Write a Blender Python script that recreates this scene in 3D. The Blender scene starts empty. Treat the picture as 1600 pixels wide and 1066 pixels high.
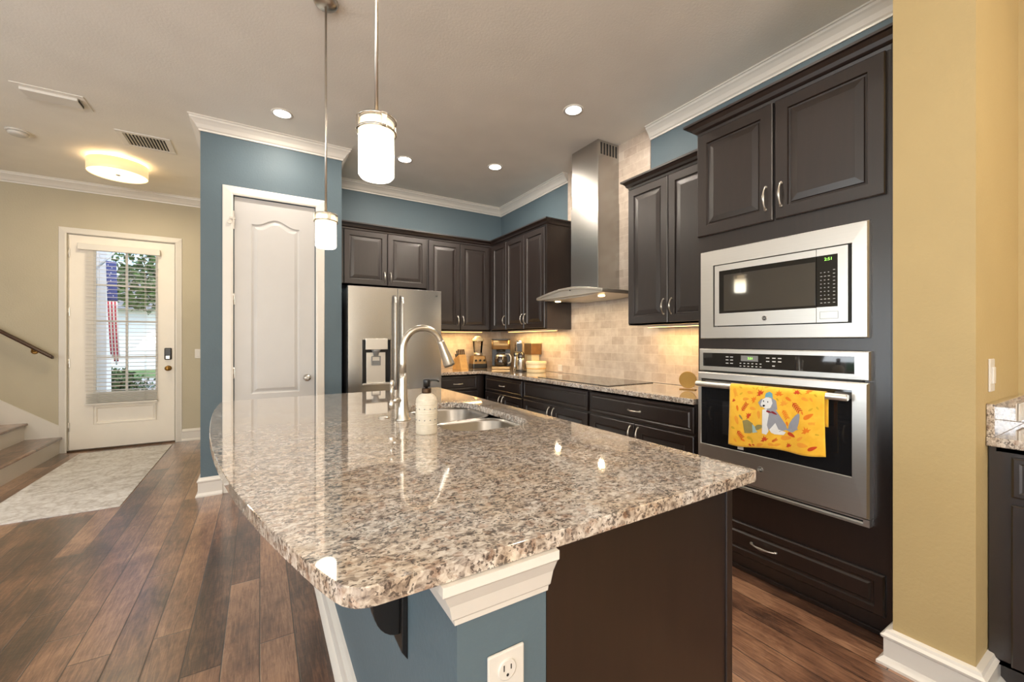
import bpy, math, random
from mathutils import Vector, Matrix
S = bpy.context.scene
C = S.collection
PI = math.pi
rnd = random.Random(7)

# ------------------------------------------------------------------ camera
YAW = math.atan2(394, 646)
cd = bpy.data.cameras.new('camera')
cd.sensor_width = 36; cd.lens = 646 / 1600 * 36; cd.clip_start = .02
cam = bpy.data.objects.new('camera', cd); C.objects.link(cam)
cam.location = (0, 0, 1.25); cam.rotation_euler = (PI / 2, 0, -YAW)
S.camera = cam
# ------------------------------------------------------------------ exposure, world, sun
S.view_settings.view_transform = 'Standard'; S.view_settings.look = 'None'
S.view_settings.gamma = 1; S.view_settings.use_curve_mapping = False
S.view_settings.exposure = 0.27
S.cycles.use_denoising = True
S.cycles.max_bounces = 9; S.cycles.diffuse_bounces = 5; S.cycles.glossy_bounces = 5
S.cycles.transmission_bounces = 6; S.cycles.transparent_max_bounces = 12
S.cycles.sample_clamp_indirect = 6.0
S.cycles.caustics_reflective = False; S.cycles.caustics_refractive = False
w = bpy.data.worlds.new('world'); S.world = w; w.use_nodes = True
nt = w.node_tree; bg = nt.nodes['Background']
sky = nt.nodes.new('ShaderNodeTexSky'); sky.sky_type = 'NISHITA'; sky.sun_disc = False
sky.sun_elevation = math.radians(50); sky.sun_rotation = math.radians(200)
nt.links.new(sky.outputs[0], bg.inputs[0]); bg.inputs[1].default_value = 0.36
sl = bpy.data.lights.new('sun', 'SUN'); sl.energy = 2.6; sl.angle = .01; sl.color = (1, .95, .87)
so = bpy.data.objects.new('sun', sl); C.objects.link(so); so.rotation_euler = (math.radians(46), 0, math.radians(62))
so.location = (0, 12, 8)

def area(name, loc, rot, sx, sy, power, col, shape='RECTANGLE', spread=None):
    l = bpy.data.lights.new(name, 'AREA'); l.shape = shape; l.size = sx
    if shape in ('RECTANGLE', 'ELLIPSE'): l.size_y = sy
    l.energy = power; l.color = col
    if spread: l.spread = spread
    o = bpy.data.objects.new(name, l); C.objects.link(o); o.location = loc; o.rotation_euler = rot
    return o
# daylight lamps at the unseen openings behind the camera (rear glazed door, left windows), tilted up to brighten the ceiling
area('window_uplight', (-1.6, -4.85, 1.3), (PI / 2, 0, PI), 3.4, 2.3, 520, (1.0, .95, .90)).rotation_euler = (math.radians(90 + 74), 0, 0)
area('window_uplight', (-4.45, -1.4, 1.5), (0, -math.radians(90 + 45), 0), 1.7, 2.6, 130, (.84, .92, 1.0))
area('window_uplight', (-4.45, 2.4, 1.5), (0, -math.radians(90 + 45), 0), 1.7, 1.8, 60, (.88, .94, 1.0))

# ------------------------------------------------------------------ node helpers
def s2l(c):
    return tuple(((v / 255) / 12.92 if v / 255 <= .04045 else ((v / 255 + .055) / 1.055) ** 2.4) for v in c) + (1,)
class NT:
    def __init__(s, name):
        s.m = bpy.data.materials.new(name); s.m.use_nodes = True; s.t = s.m.node_tree
        s.b = s.t.nodes['Principled BSDF']; s.out = s.t.nodes['Material Output']
    def n(s, t, **k):
        x = s.t.nodes.new('ShaderNode' + t)
        for a, v in k.items():
            if a.startswith('i_'):
                key = a[2:]; key = int(key) if key.isdigit() else key.replace('_', ' ')
                if hasattr(v, 'is_output') or isinstance(v, bpy.types.NodeSocket): s.t.links.new(v, x.inputs[key])
                else: x.inputs[key].default_value = v
            else: setattr(x, a, v)
        return x
    def link(s, a, b): s.t.links.new(a, b)
    def math(s, op, a, b=0.0, c=0.0):
        x = s.t.nodes.new('ShaderNodeMath'); x.operation = op
        for i, v in enumerate((a, b, c)):
            if isinstance(v, bpy.types.NodeSocket): s.t.links.new(v, x.inputs[i])
            else: x.inputs[i].default_value = v
        return x.outputs[0]
    def ramp(s, f, stops, interp='LINEAR'):
        x = s.t.nodes.new('ShaderNodeValToRGB'); s.t.links.new(f, x.inputs[0]); r = x.color_ramp; r.interpolation = interp
        while len(r.elements) < len(stops): r.elements.new(.5)
        for e, (p, c) in zip(r.elements, stops): e.position = p; e.color = c if len(c) == 4 else tuple(c) + (1,)
        return x.outputs[0]
    def mix(s, f, a, b, mode='MIX'):
        x = s.t.nodes.new('ShaderNodeMix'); x.data_type = 'RGBA'; x.blend_type = mode; x.clamp_factor = True
        for i, v in ((0, f), (6, a), (7, b)):
            if isinstance(v, bpy.types.NodeSocket): s.t.links.new(v, x.inputs[i])
            else: x.inputs[i].default_value = v
        return x.outputs[2]
    def bump(s, h, strength=.2, dist=.01, normal=None):
        x = s.n('Bump'); x.inputs['Strength'].default_value = strength; x.inputs['Distance'].default_value = dist
        s.t.links.new(h, x.inputs['Height'])
        if normal is not None: s.t.links.new(normal, x.inputs['Normal'])
        s.t.links.new(x.outputs[0], s.b.inputs['Normal']); return x.outputs[0]
    def set(s, **k):
        names = dict(col='Base Color', rough='Roughness', metal='Metallic', coat='Coat Weight', coatr='Coat Roughness', spec='Specular IOR Level',
                     ior='IOR', trans='Transmission Weight', ani='Anisotropic', emit='Emission Color', es='Emission Strength', sss='Subsurface Weight', sheen='Sheen Weight')
        for a, v in k.items():
            i = s.b.inputs[names[a]]
            if isinstance(v, bpy.types.NodeSocket): s.t.links.new(v, i)
            else: i.default_value = v
        return s
    def noise(s, scale, detail=3, rough=.5, vec=None, dist=0.0):
        x = s.n('TexNoise'); x.inputs['Scale'].default_value = scale; x.inputs['Detail'].default_value = detail
        x.inputs['Roughness'].default_value = rough; x.inputs['Distortion'].default_value = dist
        if vec is not None: s.t.links.new(vec, x.inputs['Vector'])
        return x.outputs['Fac']
    def geo(s): return s.n('NewGeometry').outputs['Position']
    def obj(s): return s.n('TexCoord').outputs['Object']
    def scaled(s, v, sc, rot=(0, 0, 0)):
        x = s.n('Mapping'); s.t.links.new(v, x.inputs['Vector']); x.inputs['Scale'].default_value = sc; x.inputs['Rotation'].default_value = rot
        return x.outputs[0]
def simple(name, col, rough=.5, metal=0.0, spec=.5, coat=0.0, var=.04, vs=8.0, bump=0.0, bs=60.0, **k):
    n = NT(name); c = s2l(col)
    f = n.noise(vs, 3, .5, n.geo())
    lo = tuple(x * (1 - var) for x in c[:3]); hi = tuple(min(1, x * (1 + var)) for x in c[:3])
    n.set(col=n.ramp(f, [(.3, lo), (.7, hi)]), rough=rough, metal=metal, spec=spec, coat=coat, **k)
    if bump: n.bump(n.noise(bs, 3, .6, n.geo()), bump, .002)
    return n.m
def wallpaint(name, col):
    n = NT(name); c = s2l(col); p = n.geo()
    n.set(col=n.ramp(n.noise(3, 2, .5, p), [(.3, tuple(x * .97 for x in c[:3])), (.7, tuple(x * 1.03 for x in c[:3]))]), rough=.55, spec=.35)
    n.bump(n.noise(75, 3, .55, p), .28, .004)
    return n.m
MAT = {}
MAT['blue'] = wallpaint('blue_wall_paint', (90, 106, 114))
MAT['beige'] = wallpaint('greige_wall_paint', (186, 177, 154))
MAT['yellow'] = wallpaint('yellow_wall_paint', (184, 162, 115))
MAT['ceiling'] = wallpaint('ceiling_paint', (240, 235, 224))
MAT['trim'] = simple('white_trim_paint', (222, 217, 208), .32, var=.01)
MAT['door'] = simple('white_door_paint', (196, 194, 191), .38, var=.015)
MAT['entrydoor'] = simple('entry_door_paint', (236, 229, 217), .38, var=.015)
MAT['nickel'] = simple('brushed_nickel', (200, 194, 184), .28, 1.0)
MAT['bronze'] = simple('dark_bronze', (70, 52, 36), .4, .8)
MAT['black'] = simple('black_plastic', (16, 15, 15), .35)
MAT['blackpaint'] = simple('black_painted_iron', (12, 11, 11), .45)
MAT['dark'] = simple('dark_gap', (10, 9, 8), .8)
MAT['white'] = simple('white_plastic', (214, 209, 200), .35, var=.01)
MAT['grey'] = simple('grey_plastic', (128, 128, 126), .4)
MAT['fridgeside'] = simple('grey_fridge_side', (88, 88, 88), .45)
MAT['ink'] = simple('dark_print', (40, 38, 36), .6)
MAT['label'] = simple('pale_print', (205, 205, 200), .6)
MAT['brass'] = simple('brass_finish', (150, 112, 52), .35, .7)

def espresso():
    n = NT('espresso_stained_wood'); p = n.geo()
    g = n.noise(5, 5, .6, n.scaled(p, (10, 10, 1.0)))
    n.set(col=n.ramp(g, [(.25, (.0085, .0042, .003)), (.75, (.017, .0085, .006))]), rough=.35, spec=.75, coat=.35, coatr=.28)
    n.bump(g, .04, .001)
    return n.m
MAT['wood'] = espresso()

def steel(name, along='z', tint=(.70, .68, .65), ro=.26):
    n = NT(name); p = n.geo()
    sc = {'z': (220, 220, 2), 'y': (220, 2, 220), 'x': (2, 220, 220)}[along]
    g = n.noise(1, 2, .5, n.scaled(p, sc))
    n.set(col=n.ramp(g, [(.3, tuple(v * .985 for v in tint)), (.7, tuple(min(1, v * 1.015) for v in tint))]), metal=1.0, rough=ro)
    n.bump(n.noise(3, 2, .5, p), .03, .01)
    return n.m
MAT['steelv'] = steel('brushed_steel_vertical', 'z', (.50, .487, .465), .27)
MAT['steelh'] = steel('brushed_steel_horizontal', 'y', (.77, .75, .71), .38)
MAT['basin'] = simple('sink_steel', (158, 154, 148), .3, 1.0)
MAT['satin'] = simple('satin_steel', (205, 198, 188), .42, 1.0)
n = NT('black_glass'); n.set(col=(.012, .012, .013, 1), rough=.04, spec=.6, coat=.5, coatr=.02); n.bump(n.noise(2, 1, .5, n.geo()), .01, .001); MAT['bglass'] = n.m
n = NT('smoked_window_glass'); n.set(col=(.03, .03, .032, 1), rough=.05, spec=1.0, coat=1.0, coatr=.03, ior=1.8); n.bump(n.noise(2, 1, .5, n.geo()), .01, .001); MAT['mglass'] = n.m

def granite():
    n = NT('speckled_granite'); p = n.geo()
    wv = n.n('TexNoise', i_Scale=60.0, i_Detail=2.0); n.link(p, wv.inputs['Vector'])
    wa = n.n('VectorMath', operation='SCALE'); n.link(wv.outputs['Color'], wa.inputs[0]); wa.inputs['Scale'].default_value = .012
    wb = n.n('VectorMath', operation='ADD'); n.link(p, wb.inputs[0]); n.link(wa.outputs[0], wb.inputs[1]); q = wb.outputs[0]
    def cells(scale, sc=(1, 1, 1)):
        v = n.n('TexVoronoi', i_Scale=scale); n.link(n.scaled(q, sc), v.inputs['Vector'])
        x = n.n('TexWhiteNoise', noise_dimensions='3D'); n.link(v.outputs['Position'], x.inputs['Vector']); return x.outputs['Value']
    c1 = cells(105, (1, 1.6, 1)); c2 = cells(230, (1, 1.5, 1)); mid = n.noise(46, 5, .62, n.scaled(p, (1, 1.5, 1)), .8); big = n.noise(7, 4, .6, p)
    f = n.math('ADD', n.math('MULTIPLY', mid, .80), n.math('MULTIPLY', c1, .20))
    col = n.ramp(f, [(.31, s2l((92, 82, 76))), (.40, s2l((150, 139, 129))), (.49, s2l((188, 177, 164))), (.58, s2l((210, 201, 189))), (.68, s2l((228, 221, 211)))])
    col = n.mix(1.0, col, n.ramp(big, [(.42, s2l((250, 250, 252))), (.64, s2l((246, 236, 224)))]), 'MULTIPLY')
    rust = n.math('MULTIPLY', n.math('GREATER_THAN', cells(80), .88), .30)
    col = n.mix(rust, col, s2l((150, 104, 70)))
    dk = n.math('MULTIPLY', n.math('GREATER_THAN', c2, .77), n.math('GREATER_THAN', n.noise(38, 3, .6, p), .48))
    col = n.mix(n.math('MULTIPLY', dk, .78), col, s2l((66, 58, 54)))
    n.set(col=col, rough=.05, spec=.8, coat=1.0, coatr=.02)
    return n.m
MAT['granite'] = granite()

def planks():
    n = NT('dark_hardwood_planks'); p = n.geo()
    sx = n.n('SeparateXYZ'); n.link(p, sx.inputs[0]); X, Y = sx.outputs[0], sx.outputs[1]
    W, L = .127, 1.25
    rx = n.math('DIVIDE', X, W); row = n.math('FLOOR', rx)
    w1 = n.n('TexWhiteNoise', noise_dimensions='1D'); n.link(row, w1.inputs['W'])
    ry = n.math('DIVIDE', n.math('ADD', Y, n.math('MULTIPLY', w1.outputs['Value'], 7.3)), L); cl = n.math('FLOOR', ry)
    cv = n.n('CombineXYZ'); n.link(row, cv.inputs[0]); n.link(cl, cv.inputs[1])
    w2 = n.n('TexWhiteNoise', noise_dimensions='3D'); n.link(cv.outputs[0], w2.inputs['Vector'])
    fx = n.math('FRACT', rx); fy = n.math('FRACT', ry)
    ex = n.math('MULTIPLY', n.math('MINIMUM', fx, n.math('SUBTRACT', 1.0, fx)), W)
    ey = n.math('MULTIPLY', n.math('MINIMUM', fy, n.math('SUBTRACT', 1.0, fy)), L)
    e = n.math('MINIMUM', ex, ey)
    seam = n.math('LESS_THAN', e, .0021)
    vadd = n.n('VectorMath', operation='ADD'); n.link(p, vadd.inputs[0])
    vm = n.n('VectorMath', operation='SCALE'); n.link(w2.outputs['Color'], vm.inputs[0]); vm.inputs['Scale'].default_value = 9.0
    n.link(vm.outputs[0], vadd.inputs[1]); pv = vadd.outputs[0]
    grain = n.noise(7, 7, .7, n.scaled(pv, (14, 1.1, 1)), .8)
    blot = n.noise(3.4, 5, .65, n.scaled(p, (1.2, .8, 1)), .5)
    t = n.math('ADD', n.math('MULTIPLY', w2.outputs['Value'], .20), n.math('ADD', n.math('MULTIPLY', grain, .46), n.math('MULTIPLY', blot, .44)))
    col = n.ramp(t, [(.37, s2l((40, 26, 19))), (.47, s2l((78, 52, 38))), (.57, s2l((122, 86, 64))), (.70, s2l((170, 130, 100)))])
    col = n.mix(n.math('MULTIPLY', seam, .85), col, s2l((22, 14, 10)))
    n.set(col=col, rough=.30, spec=.7, coat=.8, coatr=.17)
    edge = n.math('MINIMUM', n.math('DIVIDE', e, .004), 1.0)
    scr = n.noise(6, 3, .5, n.scaled(pv, (3, 9, 1)))
    h = n.math('ADD', n.math('MULTIPLY', edge, 1.0), n.math('ADD', n.math('MULTIPLY', grain, .25), n.math('MULTIPLY', scr, .7)))
    n.bump(h, .30, .003)
    return n.m
MAT['floor'] = planks()

def tile(name, horiz):
    n = NT(name); p = n.geo(); sx = n.n('SeparateXYZ'); n.link(p, sx.inputs[0])
    cv = n.n('CombineXYZ'); n.link(sx.outputs[horiz], cv.inputs[0]); n.link(sx.outputs[2], cv.inputs[1])
    b = n.n('TexBrick', offset=.5); n.link(cv.outputs[0], b.inputs['Vector'])
    b.inputs['Color1'].default_value = (0, 0, 0, 1); b.inputs['Color2'].default_value = (1, 1, 1, 1); b.inputs['Mortar'].default_value = (.5, .5, .5, 1)
    b.inputs['Scale'].default_value = 1.0; b.inputs['Mortar Size'].default_value = .0014; b.inputs['Mortar Smooth'].default_value = .3
    b.inputs['Brick Width'].default_value = .152; b.inputs['Row Height'].default_value = .076; b.inputs['Bias'].default_value = 0
    ns = n.noise(14, 5, .6, p)
    t = n.math('ADD', n.math('MULTIPLY', b.outputs['Color'], .26), n.math('MULTIPLY', ns, .74))
    col = n.ramp(t, [(.25, s2l((176, 158, 142))), (.5, s2l((196, 180, 164))), (.75, s2l((214, 201, 186)))])
    col = n.mix(b.outputs['Fac'], col, s2l((214, 203, 186)))
    n.set(col=col, rough=.42, spec=.45)
    h = n.math('SUBTRACT', n.math('MULTIPLY', ns, .25), n.math('MULTIPLY', b.outputs['Fac'], .7))
    n.bump(h, .35, .003)
    return n.m
MAT['tiler'] = tile('travertine_subway_tile_side', 1); MAT['tileb'] = tile('travertine_subway_tile_back', 0)

def emit(name, col, strength, rough=.3):
    n = NT(name); f = n.noise(6, 1, .5, n.geo()); c = s2l(col)
    n.set(col=c, rough=rough, emit=n.ramp(f, [(0, tuple(v * .97 for v in c[:3])), (1, c)]), es=strength); return n.m
MAT['can'] = emit('recessed_lens_glow', (255, 248, 238), 9)
MAT['strip'] = emit('undercabinet_lamp_glow', (255, 196, 110), 6)
MAT['hoodlamp'] = emit('hood_lamp_glow', (255, 220, 150), 7)
MAT['green'] = emit('green_digits', (150, 230, 90), 1.6)
MAT['drumbottom'] = emit('drum_diffuser_glow', (255, 240, 205), 1.5)
MAT['drum'] = emit('cream_drum_fabric_glow', (250, 222, 170), .5)
def opal():
    n = NT('opal_glass_glow'); tc = n.n('TexCoord'); sp = n.n('SeparateXYZ'); n.link(tc.outputs['Generated'], sp.inputs[0])
    c = n.ramp(sp.outputs[2], [(0, s2l((255, 248, 228))), (.6, s2l((255, 240, 205))), (1, s2l((255, 214, 150)))])
    st = n.ramp(sp.outputs[2], [(0, (.9,) * 3), (.45, (1,) * 3), (.8, (.24,) * 3), (1, (.10,) * 3)])
    n.set(col=s2l((250, 240, 220)), rough=.2, emit=c, es=n.math('MULTIPLY', st, 6.0)); return n.m
MAT['opal'] = opal()
def pane(name='clear_pane_glass'):
    n = NT(name); tr = n.n('BsdfTransparent'); gl = n.n('BsdfGlossy'); gl.inputs['Roughness'].default_value = .02
    fr = n.n('Fresnel'); fr.inputs[0].default_value = 1.45; mx = n.n('MixShader')
    n.link(fr.outputs[0], mx.inputs[0]); n.link(tr.outputs[0], mx.inputs[1]); n.link(gl.outputs[0], mx.inputs[2]); n.link(mx.outputs[0], n.out.inputs[0])
    return n.m
MAT['pane'] = pane()

# ------------------------------------------------------------------ mesh helpers
class M:
    def __init__(s): s.v = []; s.f = []; s.sm = []
    def add(s, vs, fs, smooth=False):
        o = len(s.v); s.v += [tuple(p) for p in vs]
        for f in fs: s.f.append([i + o for i in f]); s.sm.append(smooth)
        return s
    def box(s, x0, x1, y0, y1, z0, z1):
        if x0 > x1: x0, x1 = x1, x0
        if y0 > y1: y0, y1 = y1, y0
        if z0 > z1: z0, z1 = z1, z0
        return s.add([(x0, y0, z0), (x1, y0, z0), (x1, y1, z0), (x0, y1, z0), (x0, y0, z1), (x1, y0, z1), (x1, y1, z1), (x0, y1, z1)],
                     [(3, 2, 1, 0), (4, 5, 6, 7), (0, 1, 5, 4), (1, 2, 6, 5), (2, 3, 7, 6), (3, 0, 4, 7)])
    def prism(s, poly, a, b, fn=None, smooth=False):
        fn = fn or (lambda u, v, w: (u, v, w)); n = len(poly)
        vs = [fn(u, v, a) for u, v in poly] + [fn(u, v, b) for u, v in poly]
        fs = [tuple(range(n))[::-1], tuple(range(n, 2 * n))]
        s.add(vs, fs); o = len(s.v) - 2 * n
        for i in range(n):
            j = (i + 1) % n; s.f.append([o + i, o + j, o + n + j, o + n + i]); s.sm.append(smooth)
        return s
    def rings(s, rs, cap=True, closed=True, smooth=False, cap0=False):
        n = len(rs[0]); vs = [p for r in rs for p in r]; fs = []
        for k in range(len(rs) - 1):
            for i in range(n if closed else n - 1):
                j = (i + 1) % n; fs.append((k * n + i, k * n + j, (k + 1) * n + j, (k + 1) * n + i))
        o = len(s.v); s.add(vs, fs, smooth)
        if cap: s.f.append([o + (len(rs) - 1) * n + i for i in range(n)]); s.sm.append(False)
        if cap0: s.f.append([o + i for i in range(n)][::-1]); s.sm.append(False)
        return s
    def lathe(s, prof, c=(0, 0, 0), n=32, axis='z', smooth=True, capb=True, capt=True):
        def P(r, h, a):
            x, y = r * math.cos(a), r * math.sin(a)
            q = {'z': (x, y, h), 'y': (x, h, y), 'x': (h, x, y)}[axis]
            return (q[0] + c[0], q[1] + c[1], q[2] + c[2])
        rs = [[P(r, h, 2 * PI * i / n) for i in range(n)] for r, h in prof]
        return s.rings(rs, capt, True, smooth, capb)
    def tube(s, pts, r, n=12, cap=True):
        pts = [Vector(p) for p in pts]; rr = r if isinstance(r, (list, tuple)) else [r] * len(pts); rs = []
        t0 = (pts[1] - pts[0]).normalized(); ref = Vector((0, 0, 1)) if abs(t0.z) < .9 else Vector((1, 0, 0))
        u = t0.cross(ref).normalized()
        for i, p in enumerate(pts):
            t = (pts[min(i + 1, len(pts) - 1)] - pts[max(i - 1, 0)]).normalized()
            u = (u - t * u.dot(t)).normalized(); v = t.cross(u)
            rs.append([tuple(p + (u * math.cos(2 * PI * k / n) + v * math.sin(2 * PI * k / n)) * rr[i]) for k in range(n)])
        return s.rings(rs, cap, True, True, cap)
    def ball(s, c, r, n=16, sc=(1, 1, 1)):
        rs = []
        for k in range(1, 9):
            a = -PI / 2 + PI * k / 9
            rs.append([(c[0] + r * sc[0] * math.cos(a) * math.cos(2 * PI * i / n), c[1] + r * sc[1] * math.cos(a) * math.sin(2 * PI * i / n), c[2] + r * sc[2] * math.sin(a)) for i in range(n)])
        return s.rings(rs, True, True, True, True)
    def sweep(s, path, prof, fn=None, closed=False):
        """path: 2D polyline; prof: (offset to the left of travel, height); mitred"""
        fn = fn or (lambda u, v, w: (u, v, w)); P = [Vector(p) for p in path]; n = len(P); rs = []
        for i in range(n):
            d0 = (P[i] - P[i - 1]).normalized() if (i > 0 or closed) else None
            d1 = (P[(i + 1) % n] - P[i]).normalized() if (i < n - 1 or closed) else None
            d0 = d0 or d1; d1 = d1 or d0
            n0 = Vector((-d0.y, d0.x)); n1 = Vector((-d1.y, d1.x)); m = n0 + n1; m = m / max(.2, m.dot(n0))
            rs.append([fn(P[i].x + m.x * o, P[i].y + m.y * o, h) for o, h in prof])
        if closed: rs.append(rs[0])
        s.rings(rs, not closed, True, False, not closed)
        return s
    def xf(s, mat):
        s.v = [tuple(mat @ Vector(p)) for p in s.v]; return s
def obj(name, mb, mat, parent=None, bev=0.0, loc=None, seg=2, label=None, smooth=None):
    me = bpy.data.meshes.new(name); me.from_pydata(mb.v, [], mb.f)
    me.polygons.foreach_set('use_smooth', [bool(x) if smooth is None else smooth for x in mb.sm])
    import bmesh
    b = bmesh.new(); b.from_mesh(me); bmesh.ops.recalc_face_normals(b, faces=b.faces); b.to_mesh(me); b.free()
    me.materials.append(MAT[mat] if isinstance(mat, str) else mat); me.update()
    o = bpy.data.objects.new(name, me); C.objects.link(o)
    if parent: o.parent = parent
    if loc: o.location = loc
    if bev:
        md = o.modifiers.new('bevel', 'BEVEL'); md.width = bev; md.segments = seg; md.limit_method = 'ANGLE'; md.angle_limit = math.radians(50)
        md.harden_normals = False
    if label: o['label'] = label
    return o
def thing(name, label, cat, loc=(0, 0, 0), rotz=0.0, group=None):
    o = bpy.data.objects.new(name, None); C.objects.link(o); o.location = loc; o.rotation_euler = (0, 0, rotz); o.empty_display_size = .1
    return tag(o, label, cat, group)
def tag(o, label, cat, group=None):
    o['label'] = label; o['category'] = cat
    if group: o['group'] = group
    return o
def struct(name, mb, mat, parent=None, bev=0.0):
    o = obj(name, mb, mat, parent, bev)
    if not parent: o['kind'] = 'structure'
    return o
def copy_tree(o, parent=None):
    c = o.copy(); C.objects.link(c); c.parent = parent
    for ch in list(o.children): copy_tree(ch, c)
    return c
def text(name, body, size, mat, parent, loc, rot, extr=.0004, align='CENTER'):
    cu = bpy.data.curves.new(name, 'FONT'); cu.body = body; cu.size = size; cu.extrude = extr; cu.align_x = align; cu.align_y = 'CENTER'
    t = bpy.data.objects.new(name + '_t', cu); C.objects.link(t); bpy.context.view_layer.update()
    me = bpy.data.meshes.new_from_object(t.evaluated_get(bpy.context.evaluated_depsgraph_get()))
    bpy.data.objects.remove(t); o = bpy.data.objects.new(name, me); C.objects.link(o); me.materials.clear(); me.materials.append(MAT[mat])
    o.parent = parent; o.location = loc; o.rotation_euler = rot; return o

# ------------------------------------------------------------------ the room
CZ = 3.04
XR, YB, YF = 2.814, 4.893, 6.545          # right wall, kitchen back wall, front wall
PX0, PX1, PY = -.408, .655, 4.142         # pantry block
PIX, PI0, PI1 = 2.09, .381, .598          # pier
NX = 2.76                                 # nook back wall
RX0, RY0 = -4.6, -5.0
D0, D1, DT = -1.835, -.900, 2.455         # front door opening
Q0, Q1, QT = -.185, .43, 2.462            # pantry door opening

struct('floor', M().box(RX0 - .15, 2.97, RY0 - .15, YF + .15, -.1, 0), 'floor')
struct('ceiling', M().box(RX0 - .15, 2.97, RY0 - .15, YF + .15, CZ, CZ + .1), 'ceiling')
m = M(); m.box(RX0, D0, YF, YF + .15, 0, CZ); m.box(D1, PX0 + .15, YF, YF + .15, 0, CZ); m.box(D0, D1, YF, YF + .15, DT, CZ)
struct('wall_front', m, 'beige')
m = M(); m.box(PX0, PX0 + .11, PY + .12, YF, 0, CZ); struct('wall_pantry_side', m, 'beige')
m = M(); m.box(PX0, Q0, PY, PY + .12, 0, CZ); m.box(Q1, PX1, PY, PY + .12, 0, CZ); m.box(Q0, Q1, PY, PY + .12, QT, CZ)
m.box(PX1 - .11, PX1, PY + .12, YB, 0, CZ); m.box(Q0, Q1, PY + .11, PY + .12, 0, QT)
struct('wall_pantry', m, 'blue')
struct('wall_back', M().box(PX1 - .11, XR + .15, YB, YB + .12, 0, CZ), 'blue')
struct('wall_right', M().box(XR, XR + .15, PI1, YB, 0, CZ), 'blue')
struct('wall_pier', M().box(PIX, XR + .15, PI0, PI1, 0, CZ), 'yellow')
struct('wall_nook', M().box(NX, XR + .15, RY0, PI0, 0, CZ), 'yellow')
m = M()      # left wall with two window openings
for y0, y1 in ((RY0, -2.7), (-.1, 1.5), (3.3, YF + .15)): m.box(RX0 - .15, RX0, y0, y1, 0, CZ)
for y0, y1 in ((-2.7, -.1), (1.5, 3.3)): m.box(RX0 - .15, RX0, y0, y1, 0, .65); m.box(RX0 - .15, RX0, y0, y1, 2.35, CZ)
struct('wall_left', m, 'beige')
m = M(); m.box(RX0 - .15, -3.3, RY0 - .15, RY0, 0, CZ); m.box(.1, NX + .2, RY0 - .15, RY0, 0, CZ); m.box(-3.3, .1, RY0 - .15, RY0, 2.45, CZ)
struct('wall_rear', m, 'beige')
def window(name, fn, w, z0, z1, cols):
    fr = M(); fr.sweep([(0, z0), (w, z0), (w, z1), (0, z1)], [(0, 0), (.05, 0), (.05, .05), (0, .05)], fn, True)
    for k in range(1, cols): fr.add(*[]) if False else fr.prism([(w * k / cols - .02, z0), (w * k / cols + .02, z0), (w * k / cols + .02, z1), (w * k / cols - .02, z1)], .01, .04, fn)
    f = struct(name, fr, 'trim')
    obj('glass_pane', M().prism([(.05, z0 + .05), (w - .05, z0 + .05), (w - .05, z1 - .05), (.05, z1 - .05)], .022, .028, fn), 'pane', f)
window('window_1', lambda u, v, w: (RX0 - .02 - w, -2.7 + u, v), 2.6, .65, 2.35, 3)
window('window_2', lambda u, v, w: (RX0 - .02 - w, 1.5 + u, v), 1.8, .65, 2.35, 2)
window('window_3', lambda u, v, w: (-3.3 + u, RY0 - .02 - w, v), 3.4, .0, 2.45, 2)

# crown moulding: path keeps the room on its left
z = CZ
CR = [(0, z - .1), (.010, z - .1), (.012, z - .088), (.022, z - .080), (.036, z - .056), (.056, z - .034), (.066, z - .026), (.068, z - .012), (.076, z - .010), (.076, z), (0, z)]
def crown(name, path): struct(name, M().sweep(path, CR), 'trim')
crown('trim_1', [(XR, PI1 + .001), (XR, 2.365)])
crown('trim_2', [(XR, 3.455), (XR, YB), (PX1, YB), (PX1, PY), (PX0, PY), (PX0, YF), (RX0, YF)])
BB = [(0, 0), (.030, 0), (.030, .012), (.020, .026), (.016, .030), (.016, .112), (.022, .118), (.022, .128), (.012, .134), (.008, .146), (0, .15)]
BP = [(0, 0), (.040, 0), (.040, .010), (.028, .024), (.022, .030), (.022, .098), (.028, .104), (.030, .112), (.020, .120), (.016, .130), (0, .134)]
struct('baseboard_pier', M().sweep([(NX, PI0), (PIX, PI0), (PIX, PI1), (2.235, PI1)][::-1], [(-o, h) for o, h in BP]), 'trim')
struct('baseboard_front', M().sweep([(PX0 - .03, YF), (D1 + .072, YF)], BB), 'trim')
m = M(); m.sweep([(Q0 - .076, PY), (PX0, PY), (PX0, YF - .03)], BB); m.sweep([(PX1, PY), (Q1 + .076, PY)], BB)
struct('baseboard_pantry', m, 'trim')

# tiled backsplash
TT = .009
struct('wall_backsplash_right', M().box(XR - TT, XR, 1.54, YB, .905, 1.42).box(XR - TT, XR, 2.365, 3.455, 1.42, CZ), 'tiler')
struct('wall_backsplash_back', M().box(1.62, XR - TT, YB - TT, YB, .905, 1.42), 'tileb')

# ------------------------------------------------------------------ front door
fd = struct('door_1', M(), 'door') if False else None
def ring_rect(x0, x1, z0, z1, ins, y): return [(x0 + ins, y, z0 + ins), (x1 - ins, y, z0 + ins), (x1 - ins, y, z1 - ins), (x0 + ins, y, z1 - ins)]
GX0, GX1, GZ0, GZ1 = -1.632, -1.062, .64, 2.32     # glass opening
m = M(); y0, y1 = YF + .012, YF + .056; dx0, dx1 = D0 + .004, D1 - .004
m.box(dx0, GX0, y0, y1, .018, DT - .005); m.box(GX1, dx1, y0, y1, .018, DT - .005); m.box(GX0, GX1, y0, y1, GZ1, DT - .005); m.box(GX0, GX1, y0 + .012, y1, .018, GZ0)
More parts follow.
